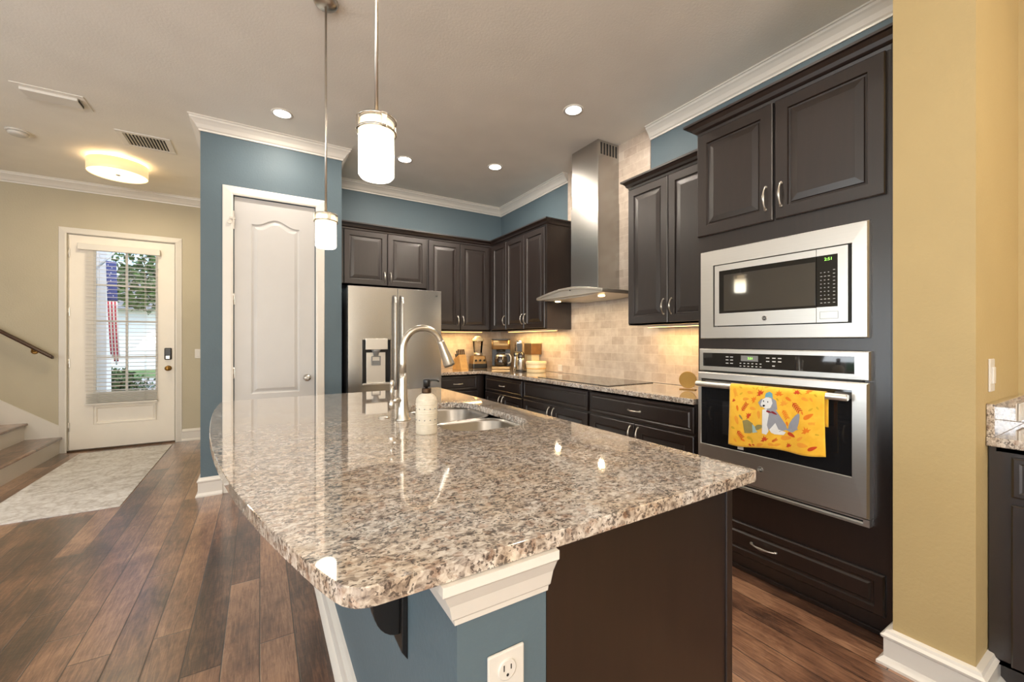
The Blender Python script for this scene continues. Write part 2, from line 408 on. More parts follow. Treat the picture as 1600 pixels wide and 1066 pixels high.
# bottom rail with one sunk panel
px = (-1.63, -1.075, .285, .50)
m.box(GX0, GX1, y0, y0 + .012, .018, px[2]); m.box(GX0, GX1, y0, y0 + .012, px[3], GZ0)
m.rings([ring_rect(*px, 0, y0), ring_rect(*px, .006, y0 + .004), ring_rect(*px, .010, y0 - .003), ring_rect(*px, .022, y0 - .002), ring_rect(*px, .034, y0 + .009)])
fd = obj('door_1', m, 'entrydoor'); fd['kind'] = 'structure'
g = M().sweep([(GX0, GZ0), (GX1, GZ0), (GX1, GZ1), (GX0, GZ1)], [(0, 0), (.022, 0), (.022, -.012), (0, -.016)], lambda u, v, w: (u, y0 + w + .014, v), True)
gx = (GX0 + GX1) / 2; g.box(gx - .011, gx + .011, y0 + .005, y0 + .022, GZ0, GZ1)
for k in range(1, 4):
    zz = GZ0 + (GZ1 - GZ0) * k / 4; g.box(GX0, GX1, y0 + .006, y0 + .021, zz - .010, zz + .010)
obj('window_grille', g, 'trim', fd)
obj('glass_pane', M().box(GX0, GX1, y0 + .024, y0 + .030, GZ0, GZ1), 'pane', fd)
for zz in (.28, 1.0, 1.58, 2.24):
    obj('hinge', M().box(D0 - .012, D0 + .012, YF + .004, YF + .016, zz - .05, zz + .05).lathe([(.006, zz - .052), (.006, zz + .052)], (D0, YF + .004, 0), 10), 'nickel' if zz in (1.0, 1.58) else 'nickel', fd)
h = obj('door_knob', M().lathe([(.033, 0), (.033, -.008), (.014, -.012), (.012, -.035), (.024, -.045), (.030, -.058), (.026, -.07), (.008, -.076)], (-.962, y0, .915), 20, 'y'), 'brass', fd)
k = obj('keypad_lock', M().box(-1.000, -.928, y0 - .022, y0, 1.02, 1.165), 'black', fd, .012)
obj('thumb_turn', M().box(-.985, -.943, y0 - .034, y0 - .021, 1.03, 1.07), 'nickel', k, .004)
struct('trim_3', M().box(D0 - .05, D1 + .05, YF - .01, YF + .13, .0, .016), 'bronze')
CS = [(0, 0), (0, .016), (.012, .020), (.050, .012), (.062, .010), (.066, .004), (.066, 0)]
struct('trim_4', M().sweep([(D0 - .004, 0.0), (D0 - .004, DT), (D1 + .004, DT), (D1 + .004, 0.0)], [(o + .004, h) for o, h in CS], lambda u, v, w: (u, YF - w, v)), 'trim')
struct('trim_5', M().box(D0 - .003, D0 + .002, YF, YF + .12, 0, DT).box(D1 - .002, D1 + .003, YF, YF + .12, 0, DT).box(D0, D1, YF, YF + .12, DT - .003, DT + .002), 'trim')

# blind hung on the front door
bl = thing('window_blind', 'white horizontal slat blind hanging over the glass of the front door', 'blind', (-1.38, YF - .03, .52))
def L(x, y, z): return (x + 1.38, y - YF + .03, z - .52)
obj('head_rail', M().box(-.37, .345, -.015, .036, 1.765, 1.835), 'trim', bl, .004)
m = M()
for k in range(36):
    zz = .16 + k * .0448
    m.prism([(-.024, 0), (0, .003), (.024, 0), (.024, .0022), (0, .0052), (-.024, .0022)], -.305, .315, lambda u, v, w, zz=zz: (w, u + .006, zz + v + u * .10))
obj('slat', m, 'trim', bl)['kind'] = 'stuff'
m = M()
for k in range(7): m.box(-.305, .315, -.018, .03, .024 + k * .017, .027 + k * .017)
obj('stacked_slats', m, 'trim', bl)
obj('bottom_rail', M().box(-.312, .322, -.020, .032, .0, .018), 'trim', bl, .003)
m = M()
for x in (-.2, .21):
    for yy in (-.02, .033): m.tube([(x, yy, .02), (x, yy, 1.77)], .0012, 5)
obj('lift_cord', m, 'trim', bl)
m = M().box(-.003, .003, -.002, .002, 0, 1.2)

# light switch beyond pantry
sw = thing('light_switch', 'white light switch plate on the beige wall right of the front door', 'light switch', (-.665, YF, 1.09))
obj('plate', M().box(-.036, .036, -.006, 0, -.058, .058), 'white', sw, .003); obj('toggle', M().box(-.016, .016, -.011, -.005, -.032, .032), 'white', sw, .002)

# ------------------------------------------------------------------ pantry door
def arch_poly(x0, x1, z0, z1, rise, ins, n=24):
    a, b = x0 + ins, x1 - ins; pts = [(a, z0 + ins), (b, z0 + ins)]
    for i in range(n + 1):
        t = 1 - i / n; x = a + (b - a) * t; q = abs(2 * t - 1)
        pts.append((x, z1 - ins + rise * (.5 + .5 * math.cos(PI * min(1, q / .82)))))
    return pts
m = M(); y0 = PY + .012; pnl = (-.062, .305, .80, 2.245)
X0, X1, Z0, Z1 = Q0 + .003, Q1 - .003, .010, QT - .004
ap = arch_poly(*pnl, .055, 0)
left = [(X0, Z0), (pnl[0], Z0), (pnl[0], Z1), (X0, Z1)]; right = [(pnl[1], Z0), (X1, Z0), (X1, Z1), (pnl[1], Z1)]
for po in (left, right): m.prism(po, y0, y0 + .04, lambda u, v, w: (u, w, v))
m.box(pnl[0], pnl[1], y0, y0 + .04, .66, pnl[2]); m.box(pnl[0], pnl[1], y0 + .014, y0 + .04, .1, Z1)
m.box(pnl[0], pnl[1], y0, y0 + .04, Z0, .16)
top = arch_poly(*pnl, .055, 0)[2:]
m.prism([(pnl[1], Z1)] + [(x, zz) for x, zz in top] + [(pnl[0], Z1)], y0, y0 + .014, lambda u, v, w: (u, w, v))
def AR(p, ins, y): return [(x, y, zz) for x, zz in arch_poly(*p, .055, ins)]
for p, rise in ((pnl, 1),):
    m.rings([AR(p, 0, y0), AR(p, .008, y0 + .009), AR(p, .018, y0 + .010), AR(p, .042, y0 + .002), AR(p, .048, y0 + .002)])
p2 = (-.062, .305, .16, .66)
m.rings([ring_rect(*p2, 0, y0), ring_rect(*p2, .008, y0 + .009), ring_rect(*p2, .018, y0 + .010), ring_rect(*p2, .042, y0 + .002)])
pd = obj('door_2', m, 'door'); pd['kind'] = 'structure'
for zz in (.3, .985, 1.60, 2.25):
    obj('hinge', M().box(Q0 - .010, Q0 + .006, PY + .002, PY + .013, zz - .045, zz + .045).lathe([(.006, zz - .048), (.006, zz + .048)], (Q0 - .002, PY, 0), 10), 'nickel', pd)
obj('door_knob', M().lathe([(.030, 0), (.030, -.007), (.012, -.011), (.011, -.034), (.022, -.042), (.029, -.054), (.027, -.068), (.012, -.076)], (.362, y0, .92), 20, 'y'), 'nickel', pd)
obj('latch', M().box(Q0 - .03, Q0 + .012, PY - .03, PY - .002, 2.26, 2.275).lathe([(.014, -.03), (.014, -.022)], (Q0 - .028, PY, 2.23), 12, 'y').box(Q0 - .004, Q0 + .004, PY - .02, PY, 2.18, 2.33), 'nickel', pd)
struct('trim_6', M().sweep([(Q0 - .002, .0), (Q0 - .002, QT), (Q1 + .002, QT), (Q1 + .002, .0)], [(o * 1.12 + .002, h * 1.1) for o, h in CS], lambda u, v, w: (u, PY - w, v)), 'trim')

# ------------------------------------------------------------------ cabinets
def frame_door(m, x0, x1, z0, z1, y=-.020, fw=.055):
    """raised panel door in local cabinet coordinates, front towards -y"""
    R = lambda i, yy: ring_rect(x0, x1, z0, z1, i, yy)
    m.rings([R(0, 0.0), R(0, y + .004), R(.004, y), R(fw, y), R(fw + .004, y + .009), R(fw + .012, y + .010), R(fw + .015, y + .006), R(fw + .045, y + .001), R(fw + .047, y + .001)], cap=True, cap0=True)
    return m
def slab_front(m, x0, x1, z0, z1, y=-.020):
    R = lambda i, yy: ring_rect(x0, x1, z0, z1, i, yy)
    m.rings([R(0, 0.0), R(0, y + .006), R(.006, y + .002), R(.018, y + .002), R(.024, y + .006), R(.030, y + .006), R(.036, y)], cap=True, cap0=True); return m
def pull(vertical=True, L=.105):
    m = M(); n = 14; pts = []; rr = []
    for i in range(n + 1):
        t = i / n; s = (t - .5) * L; b = -.006 - .022 * math.sin(PI * t) ** .75
        q = abs(2 * t - 1); r = .0042 + .0030 * math.exp(-((q) / .35) ** 2) + .0018 * math.exp(-((q - 1) / .12) ** 2)
        pts.append((0, b, s) if vertical else (s, b, 0)); rr.append(r)
    m.tube(pts, rr, 10)
    for sgn in (-1, 1):
        c = (0, 0, sgn * L / 2) if vertical else (sgn * L / 2, 0, 0)
        m.lathe([(.0075, 0), (.008, -.004), (.005, -.010)], c, 12, 'y')
    return m
PV = None; PH = None
_hm = {}
def handle(parent, x, z, vertical, L=.105, y=-.020):
    key = (vertical, L)
    if key not in _hm:
        o = obj('handle', pull(vertical, L), 'nickel'); _hm[key] = o.data; bpy.data.objects.remove(o)
    o = bpy.data.objects.new('handle', _hm[key]); C.objects.link(o); o.parent = parent; o.location = (x, y, z); return o
def cabinet(name, label, cat, loc, rotz, W, Z0, Z1, D, doors, drawers=(), crown_ends=None, group=None, toe=0.0, fillers=()):
    """doors: (x0,x1,z0,z1,handle_x or None,handle_z); drawers: (x0,x1,z0,z1,handle?)"""
    t = thing(name, label, cat, loc, rotz, group)
    m = M()
    m.box(0, .018, .0, D, Z0 + toe, Z1); m.box(W - .018, W, .0, D, Z0 + toe, Z1)
    m.box(.018, W - .018, .0, D, Z0 + toe, Z0 + toe + .018); m.box(.018, W - .018, 0.0, D, Z1 - .018, Z1); m.box(.018, W - .018, D - .012, D, Z0 + toe, Z1)
    m.box(.018, W - .018, .0, .018, Z0 + toe, Z1)
    if toe: m.box(0, W, .06, D, Z0, Z0 + toe)
    for f in fillers: m.box(*f)
    obj('carcass', m, 'wood', t)
    for d in doors:
        o = obj('door', frame_door(M(), *d[:4], fw=min(.055, (d[1] - d[0]) * .17)), 'wood', t)
        if d[4] is not None: handle(o, d[4], d[5], True)
    for d in drawers:
        o = obj('drawer', slab_front(M(), *d[:4]), 'wood', t)
        if d[4]: handle(o, (d[0] + d[1]) / 2, (d[2] + d[3]) / 2 - .005, False)
    if crown_ends: obj('crown_moulding', M().sweep(crown_ends, [(-o, h) for o, h in ((-.018, Z1 - .012), (0.002, Z1 - .012), (.004, Z1 + .004), (.016, Z1 + .012), (.022, Z1 + .028), (.038, Z1 + .044), (.048, Z1 + .046), (.048, Z1 + .060), (-.018, Z1 + .060))]), 'wood', t)
    return t
UZ0, UZ1 = 1.372, 2.435
UY = 4.572      # face frame of back uppers
UX = 2.486      # face frame of right uppers
RB = -PI / 2
# crown corner handled by one run per cabinet
c = cabinet('upper_cabinet', 'short dark two-door cabinet above the refrigerator', 'cabinet', (.668, UY, 0), 0, .985, 1.835, UZ1, YB - UY - .003,
            [(.075, .517, 1.85, 2.415, .487, 1.94), (.523, .965, 1.85, 2.415, .553, 1.94)], crown_ends=[(0, 0), (.985, 0)])
obj('side_panel', M().box(.0, .02, 0, YB - UY - .003, .0, 1.834).box(.02, .035, -.0, .03, 0, 1.834), 'wood', c)
c = cabinet('upper_cabinet', 'tall dark two-door upper cabinet right of the refrigerator, above the knife block', 'cabinet', (1.653, UY, 0), 0, UX - 1.653 + .0, UZ0, UZ1, YB - UY - .012,
            [(.004, .396, UZ0 + .012, 2.415, .366, UZ0 + .12), (.402, .790, UZ0 + .012, 2.415, .432, UZ0 + .12)], crown_ends=[(0, 0), (UX - 1.653, 0)])
c = cabinet('upper_cabinet', 'dark three-door corner upper cabinet left of the range hood', 'cabinet', (UX, UY, 0), RB, UY - 3.395, UZ0, UZ1, XR - UX - .012,
            [(.050, .385, UZ0 + .012, 2.415, .355, UZ0 + .12), (.391, .772, UZ0 + .012, 2.415, .742, UZ0 + .12), (.778, 1.158, UZ0 + .012, 2.415, .808, UZ0 + .12)],
            crown_ends=[(0, 0), (UY - 3.395, 0), (UY - 3.395, XR - UX - .012)], fillers=[(-.3, .0, .005, .31, UZ0, UZ1)])
c = cabinet('upper_cabinet', 'dark two-door upper cabinet between the range hood and the oven tower', 'cabinet', (UX, 2.305, 0), RB, 2.305 - 1.542, UZ0, UZ1 + .012, XR - UX - .012,
            [(.010, .376, UZ0 + .012, 2.425, .346, UZ0 + .125), (.382, .752, UZ0 + .012, 2.425, .412, UZ0 + .125)], crown_ends=[(0, XR - UX - .012), (0, 0), (2.305 - 1.542, 0)])

# base run -- right
BX = 2.245; CT = .868
def basecab(label, ya, yb, nd, hasdr=True, pullh=True, fill=()):
    W = ya - yb; doors = []
    h = W / nd
    if nd == 2: doors = [(.012, W / 2 - .003, .115, .672, W / 2 - .035, .60), (W / 2 + .003, W - .012, .115, .672, W / 2 + .035, .60)]
    return cabinet('base_cabinet', label, 'cabinet', (BX, ya, 0), RB, W, 0, CT, XR - BX - .012, doors, [(.012, W - .012, .690, .848, pullh)], toe=.10, fillers=fill)
basecab('dark base cabinet with drawer and two doors at the corner, below the coffee maker', 4.26, 3.452, 2)
basecab('dark base cabinet with plain false drawer front under the cooktop', 3.452, 2.486, 2, pullh=False)
basecab('dark base cabinet with wide drawer and two doors beside the oven tower', 2.486, 1.542, 2)
t = cabinet('base_cabinet', 'dark base cabinet with one drawer right of the refrigerator, below the knife block', 'cabinet', (1.655, 4.32, 0), 0, BX - 1.655 + .0, 0, CT, YB - 4.32 - .012,
            [(.012, .50, .115, .672, .05, .60)], [(.012, .50, .690, .848, True)], toe=.10)
# counters
CX = 2.203
m = M(); out = [(1.630, 4.285), (CX, 4.285), (CX, 1.540), (XR - .0095, 1.540), (XR - .0095, YB - .0095), (1.630, YB - .0095)]
m.prism(out, CT, CT + .035)
tag(obj('countertop', m, 'granite', bev=.004), 'speckled granite worktop running around the corner under the wall cabinets', 'countertop')
ck = thing('cooktop', 'black glass cooktop set flush into the granite below the range hood', 'cooktop', (2.515, 2.77, CT + .035))
obj('glass_surface', M().box(-.255, .255, -.465, .465, 0, .006), 'bglass', ck, .002)
m = M()
for (x, y, r) in ((-.1, -.27, .10), (.12, -.27, .075), (.0, 0, .12), (-.1, .28, .075), (.12, .28, .1)): m.lathe([(r, .0062), (r - .002, .0065)], (x, y, 0), 40, capb=False, capt=False)
obj('burner_marking', m, 'grey', ck)

# ------------------------------------------------------------------ oven tower
TX = 2.252; TY = 1.538; TW = TY - PI1 - .004
t = thing('oven_tower', 'tall dark cabinet tower holding the microwave and wall oven', 'cabinet', (TX, TY, 0), RB)
D = XR - TX - .003; TZ = 2.485
m = M(); m.box(0, .019, 0, D, 0, TZ); m.box(TW - .019, TW, 0, D, 0, TZ); m.box(.019, TW - .019, D - .012, D, 0, TZ); m.box(.019, TW - .019, 0, D - .012, TZ - .019, TZ)
m.box(.019, TW - .019, .02, D - .012, .44, .458); m.box(.019, TW - .019, .02, D - .012, 1.213, 1.245)
m.box(.019, TW - .019, .02, D - .012, 1.79, 1.81)
m.box(.019, .05, 0, .02, 0, TZ - .019); m.box(.80, TW - .019, 0, .02, 0, TZ - .019)
m.box(.05, .80, 0, .02, 0, .455); m.box(.05, .80, 0, .02, 1.208, 1.262); m.box(.05, .80, 0, .02, 1.772, TZ - .019)
obj('carcass', m, 'wood', t)
obj('end_stile', M().box(TW - .045, TW, -.012, 0, 0, TZ), 'wood', t, .002)
obj('toe_moulding', M().box(0, TW - .045, -.012, 0, 0, .022), 'wood', t, .003)
d = obj('door', frame_door(M(), .004, .428, 1.868, 2.468, fw=.058), 'wood', t); handle(d, .397, 1.985, True, .115)
d = obj('door', frame_door(M(), .440, .874, 1.868, 2.468, fw=.058), 'wood', t); handle(d, .471, 1.985, True, .115)
m = M(); R = lambda i, yy: ring_rect(.03, .872, .085, .262, i, yy)
m.rings([R(0, 0), R(0, -.014), R(.006, -.02), R(.034, -.02), R(.040, -.012), R(.048, -.012), R(.056, -.019)], cap0=True)
d = obj('drawer', m, 'wood', t); handle(d, .385, .175, False, .12, -.020)
obj('crown_moulding', M().sweep([(0, D), (0, 0), (TW, 0)], [(-o, h) for o, h in ((-.018, TZ - .015), (.002, TZ - .015), (.006, TZ + .004), (.022, TZ + .014), (.030, TZ + .030), (.050, TZ + .044), (.062, TZ + .046), (.062, TZ + .058), (-.018, TZ + .058))]), 'wood', t)

# microwave -- local frame of the tower face
mw = thing('microwave', 'built-in stainless steel microwave with trim kit above the wall oven', 'microwave', (TX, TY, 0), RB)
def rect_ring(m, x0, x1, z0, z1, bw, y0, y1, bh=None):
    bh = bh or bw
    m.box(x0, x0 + bw, y0, y1, z0, z1); m.box(x1 - bw, x1, y0, y1, z0, z1); m.box(x0 + bw, x1 - bw, y0, y1, z0, z0 + bh); m.box(x0 + bw, x1 - bw, y0, y1, z1 - bh, z1); return m
a0, a1, b0, b1 = .028, .822, 1.264, 1.770
i0, i1, j0, j1 = .112, .764, 1.330, 1.683
m = M()
def RR(q0, q1, r0, r1, y): return [(q0, y, r0), (q1, y, r0), (q1, y, r1), (q0, y, r1)]
m.rings([RR(a0, a1, b0, b1, 0), RR(a0, a1, b0, b1, -.020), RR(a0 + .004, a1 - .006, b0 + .004, b1 - .004, -.026), RR(i0, i1, j0, j1, -.028), RR(i0, i1, j0, j1, .012)], cap=False)
obj('trim_frame', m, 'steelh', mw)
obj('body', M().box(.056, .790, .012, .42, 1.30, 1.745), 'black', mw)
k0, k1, l0, l1 = i0 + .010, i1 - .014, j0 + .006, j1 - .006
sp = .628      # split between door and control panel
wx0, wx1, wz0, wz1 = .148, sp, 1.405, 1.645
m = M(); m.box(k0, wx0, -.030, .012, l0, l1); m.box(wx0, sp - .001, -.030, .012, l0, wz0); m.box(wx0, sp - .001, -.030, .012, wz1, l1)
dm = obj('door', m, 'steelh', mw)
obj('window', M().box(wx0, sp - .001, -.029, .010, wz0, wz1), 'bglass', dm)
obj('window_mesh', M().box(wx0 + .028, sp - .004, -.0298, -.0288, wz0 + .012, wz1 - .025), 'mglass', dm)
m = M(); cx1 = .712
m.box(sp + .001, k1, -.030, .012, l0, wz0 + .002); m.box(sp + .001, k1, -.030, .012, wz1, l1); m.box(cx1, k1, -.030, .012, wz0 + .002, wz1)
cp = obj('control_panel', m, 'steelh', mw)
obj('touch_glass', M().box(sp + .001, cx1, -.029, .010, wz0 + .002, wz1), 'bglass', cp)
rect_ring(mm := M(), sp + .014, cx1 + .002, 1.352, 1.386, .0015, -.0306, -.0298); obj('open_button', mm, 'grey', cp)
m = M()
for r in range(9):
    for q in range(3): m.box(sp + .016 + q * .015, sp + .021 + q * .015 + (.003 if r in (0, 1, 7) else 0), -.0297, -.0289, 1.425 + r * .0175, 1.4275 + r * .0175)
for r in range(10): m.box(sp + .066, sp + .074, -.0297, -.0289, 1.425 + r * .0165, 1.4275 + r * .0165)
obj('keypad_print', m, 'label', cp)
text('clock_digits', '2:51', .019, 'green', cp, (sp + .048, -.0296, 1.626), (PI / 2, 0, 0))
def badge(parent, x, y, z, r=.013):
    b = obj('badge', M().lathe([(r, 0), (r, -.0015), (r * .9, -.002)], (x, y, z), 28, 'y'), 'ink', parent)
    obj('badge_ring', M().lathe([(r * .98, -.0012), (r * .98, -.0026), (r * .82, -.0026), (r * .82, -.0012)], (x, y, z), 28, 'y', capb=False, capt=False), 'nickel', b)
    text('badge_letters', 'GE', r * 1.05, 'label', b, (x, y - .0022, z), (PI / 2, 0, 0), .0003)
badge(dm, .395, -.030, 1.368)

# wall oven
ov = thing('built_in_oven', 'built-in stainless steel wall oven with wide handle bar below the microwave', 'oven', (TX, TY, 0), RB)
a0, a1 = .025, .830
obj('body', M().box(.056, .790, .012, .46, .470, 1.195), 'black', ov)
m = M(); c0, c1, e0, e1 = .052, .775, 1.105, 1.182
m.rings([RR(a0, a1, 1.078, 1.205, .012), RR(a0, a1, 1.078, 1.205, -.026), RR(a0 + .006, a1 - .006, 1.082, 1.200, -.034), RR(c0, c1, e0, e1, -.035), RR(c0, c1, e0, e1, -.026)], cap=False, cap0=False)
cp = obj('control_panel', m, 'steelh', ov)
obj('touch_glass', M().box(c0, c1, -.033, -.010, e0, e1), 'bglass', cp)
m = M()
m2 = M().box(.275, .365, -.0336, -.0328, 1.142, 1.172); obj('display', m2, 'grey', cp)
text('clock_digits', '2:51', .016, 'green', cp, (.325, -.0340, 1.157), (PI / 2, 0, 0))
for x in (.190, .215):
    for z_ in (1.160, 1.143, 1.125): m.box(x, x + .016, -.0337, -.0328, z_, z_ + .004)
for r in range(2):
    for q in range(6): m.box(.268 + q * .021, .277 + q * .021, -.0337, -.0328, 1.113 + r * .015, 1.117 + r * .015)
for x in (.405, .435, .462):
    for z_ in (1.160, 1.143): m.box(x, x + .016, -.0337, -.0328, z_, z_ + .005)
m.box(.435, .447, -.0337, -.0328, 1.120, 1.126)
obj('key_print', m, 'label', cp)
g0, g1, h0, h1 = .048, .772, .655, 1.035
m = M(); m.rings([RR(a0, a1, .488, 1.070, .012), RR(a0, a1, .488, 1.070, -.040), RR(a0 + .008, a1 - .008, .494, 1.064, -.050), RR(g0, g1, h0, h1 - .0, -.051), RR(g0 + .003, g1 - .003, h0 + .003, h1 - .003, -.044)], cap=False, cap0=False)
m.box(a0 + .02, a1 - .02, -.02, .012, .495, 1.06)
dr = obj('door', m, 'steelh', ov)
obj('window', M().box(g0 + .002, g1 - .002, -.046, -.02, h0 + .002, h1 - .002), 'bglass', dr)
obj('inner_window', M().box(g0 + .13, g1 - .13, -.0466, -.0458, h0 + .075, h1 - .12), 'mglass', dr)
hb = obj('handle_bar', M().lathe([(.013, .048), (.0155, .052), (.0155, .768), (.013, .772)], (0, -.092, 1.005), 24, 'x'), 'steelh', dr)
for x in (.066, .754): obj('handle_post', M().box(x - .009, x + .009, -.085, -.044, .994, 1.014), 'steelh', hb, .003)
badge(dr, .385, -.050, .588, .015)
m = M(); rect_ring(m, a0 + .002, a1 - .004, .450, .482, .022, -.030, .0, .006); m.box(a0 + .024, a1 - .026, -.012, -.006, .456, .476)
vt = obj('vent_strip', m, 'steelh', ov)
obj('vent_slot', M().box(a0 + .024, a1 - .026, -.022, -.012, .466, .476), 'dark', vt)

# ------------------------------------------------------------------ towel on the oven handle
BARX, BARZ = TX - .092, 1.005
n = NT('yellow_terry_cloth'); f = n.noise(420, 2, .6, n.geo())
n.set(col=n.ramp(n.noise(25, 3, .5, n.geo()), [(.3, s2l((240, 180, 38))), (.7, s2l((250, 196, 58)))]), rough=.9, sheen=.3); n.bump(f, .5, .001); MAT['towel'] = n.m
tw = thing('dish_towel', 'yellow autumn dish towel printed with leaves and a dog, hung over the oven handle', 'towel', (BARX, 1.06, BARZ))
TYA, TYB = 1.282 - 1.06, .842 - 1.06     # far edge, near edge (local y)
def towel(u, v, off=0.0):
    """u 0..1 far to near edge, v 0..1 top of bar to front hem"""
    ln = .322 - .035 * u + .006 * math.sin(3 * PI * u)
    y = TYA + (TYB - TYA) * u + .006 * math.sin(2.5 * v + 1) * (u - .5)
    rb = .0185; sv = (ln + .012) * v; q0 = rb * PI / 2
    if sv < q0: an = sv / rb; return (-(rb + off) * math.sin(an), y, (rb + off) * math.cos(an))
    dn = sv - q0; fl = min(1, dn / .06)
    x = -rb - fl * (.005 * math.sin(5.2 * PI * u + .7 * v) * v + .003 * v); zz = -dn
    return (x - off, y, zz)
NU, NV = 48, 30; m = M(); vs = []; fs = []
for j in range(-12, NV + 1):
    for i in range(NU + 1):
        u = i / NU
        if j >= 0: p = towel(u, j / NV)
        else:
            q = -j / 12; x0_ = towel(u, 0); p = (.0185 * math.sin(min(1, q * 4) * PI / 2), x0_[1], .0185 * math.cos(min(1, q * 4) * PI / 2) - .19 * max(0, q - .25))
        vs.append(p)
for j in range(NV + 12):
    for i in range(NU): a = j * (NU + 1) + i; fs.append((a, a + 1, a + NU + 2, a + NU + 1))
m.add(vs, fs, True); cl = obj('cloth', m, 'towel', tw); md = cl.modifiers.new('thick', 'SOLIDIFY'); md.thickness = .002; md.offset = 0
def prt(polys, name, col, off=.0018):
    if name not in MAT: MAT[name] = simple(name, col, .9, var=.03, vs=60, bump=.3, bs=400)
    m = M()
    for po in polys:
        # fan triangulation about the centroid, subdivided so that it follows the cloth
        cx_ = sum(p[0] for p in po) / len(po); cy_ = sum(p[1] for p in po) / len(po)
        def T(x, y):
            u = (x - 122) / 812; top = 192 + u * 72; hh = 500 + u * 66
            return towel(min(.99, max(.01, u)), min(.985, max(.02, (y - top) / hh)), off)
        n_ = len(po); ks = (0.0, .35, .7, 1.0); vs = [T(cx_, cy_)]
        for kk in ks[1:]: vs += [T(cx_ + (x - cx_) * kk, cy_ + (y - cy_) * kk) for x, y in po]
        fs = [(0, 1 + i, 1 + (i + 1) % n_) for i in range(n_)]
        for r in range(2):
            for i in range(n_): j = (i + 1) % n_; fs.append((1 + r * n_ + i, 1 + r * n_ + j, 1 + (r + 1) * n_ + j, 1 + (r + 1) * n_ + i))
        m.add(vs, fs)
    return obj(name, m, name, tw)
def maple(x, y, r, a=0):
    pts = []
    rad = [1, .45, .8, .42, .95, .5, .55, .28, .16, .28, .55, .5, .95, .42, .8, .45]
    for i, q in enumerate(rad):
        t = a + PI / 2 + 2 * PI * i / len(rad); pts.append((x + r * q * math.cos(t), y - r * q * math.sin(t)))
    return pts
def oval(x, y, r, a, k=.42, n=14):
    return [(x + r * math.cos(t) * math.cos(a) - r * k * math.sin(t) * (1 - .35 * math.cos(t)) * math.sin(a), y + r * math.cos(t) * math.sin(a) + r * k * math.sin(t) * (1 - .35 * math.cos(t)) * math.cos(a)) for t in [2 * PI * i / n for i in range(n)]]
def sprig(x, y, r, a):
    out = [oval(x, y, r, a, .05)]
    for k in (-.7, -.35, 0, .35, .7):
        for s_ in (-1, 1):
            b = a + s_ * .9; cx_ = x + r * k * math.cos(a) + .3 * r * math.cos(b); cy_ = y + r * k * math.sin(a) + .3 * r * math.sin(b); out.append(oval(cx_, cy_, r * .33, b, .3, 8))
    return out
red = [maple(420, 296, 42, .5), maple(727, 292, 34), maple(168, 345, 22, .3), maple(312, 472, 36, .8), maple(462, 680, 40, .2), maple(660, 733, 30, .4), oval(280, 212, 20, 0), oval(845, 750, 36, -.3), oval(682, 640, 34, .5)]
red += sprig(270, 400, 42, -.9) + sprig(722, 408, 50, .9) + sprig(232, 612, 42, .9) + [oval(325, 706, 16, .7, .4), oval(358, 710, 14, .5, .4)] + sprig(545, 692, 26, -.5)
orange = [maple(582, 305, 42), maple(818, 280, 38, .7), maple(362, 346, 36, 1), maple(800, 608, 44, .4), oval(205, 405, 24, 1.3), oval(660, 345, 28, .6), oval(818, 486, 42, -.5), oval(648, 552, 20, 1.3), oval(262, 660, 20, .6), oval(770, 458, 16, 1.2)] + sprig(632, 470, 44, 1.1)
amber = [maple(622, 385, 42, .3), oval(285, 335, 30, 0), oval(200, 500, 38, 1.2), oval(350, 415, 30, .3), oval(405, 470, 34, 1.4), oval(420, 716, 32, 0), oval(570, 728, 26, -.2), oval(640, 668, 44, -.1), oval(770, 722, 44, .2), oval(750, 668, 28, -.6), oval(790, 345, 30, .4), oval(325, 285, 28, .2), oval(192, 660, 20, .8), oval(520, 726, 30, .3), oval(838, 350, 20, 1), oval(475, 240, 26, -.4), oval(600, 240, 18, .3)] + sprig(178, 275, 38, 1.2) + sprig(838, 545, 28, .1)
ochre = [oval(235, 240, 18, .5), oval(240, 290, 16, -.5), oval(355, 250, 14, .6), oval(390, 250, 16, -1), oval(700, 265, 14, .2), oval(165, 560, 20, .4), oval(305, 590, 20, .8), oval(870, 315, 16, .8), oval(885, 420, 16, 1), oval(760, 300, 12, .5), oval(835, 430, 20, -.6), oval(570, 350, 16, .9), oval(320, 650, 26, .5), oval(345, 680, 18, 1.2), oval(435, 250, 12, 1.4), oval(880, 640, 16, .3)]
prt(red, 'red_leaf_print', (205, 72, 24)); prt(orange, 'orange_leaf_print', (234, 128, 28)); prt(amber, 'amber_leaf_print', (240, 160, 52), .0016); prt(ochre, 'ochre_leaf_print', (214, 168, 40), .0016)
prt([[(455, 430), (490, 395), (560, 440), (600, 500), (640, 560), (650, 600), (560, 625), (500, 600), (460, 520)], oval(710, 540, 85, -1.15, .40), [(400, 370), (430, 340), (465, 345), (455, 395), (425, 410)], [(520, 330), (560, 360), (570, 430), (540, 450), (515, 400)], [(640, 600), (700, 560), (740, 590), (680, 620)]], 'grey_dog_print', (150, 152, 160), .0026)
prt([[(440, 345), (480, 325), (520, 340), (530, 380), (510, 420), (470, 425), (440, 405), (425, 385)], [(440, 430), (478, 425), (500, 470), (485, 560), (500, 610), (480, 640), (440, 625), (440, 540)], [(505, 600), (555, 545), (580, 600), (640, 620), (620, 645), (550, 640), (520, 625)]], 'white_dog_print', (228, 228, 226), .0032)
prt([[(462, 328), (472, 295), (505, 282), (528, 300), (532, 338), (500, 328)]], 'blue_hat_print', (110, 168, 190), .0038)
prt([oval(455, 397, 12, 0, .7), oval(452, 360, 8, 1.4, .6), oval(490, 368, 7, 1.4, .6), ], 'black_dog_print', (25, 22, 25), .0038)
prt([oval(500, 450, 26, .35, .3), oval(545, 462, 28, .5, .3)], 'dark_red_scarf_print', (130, 30, 42), .0038)
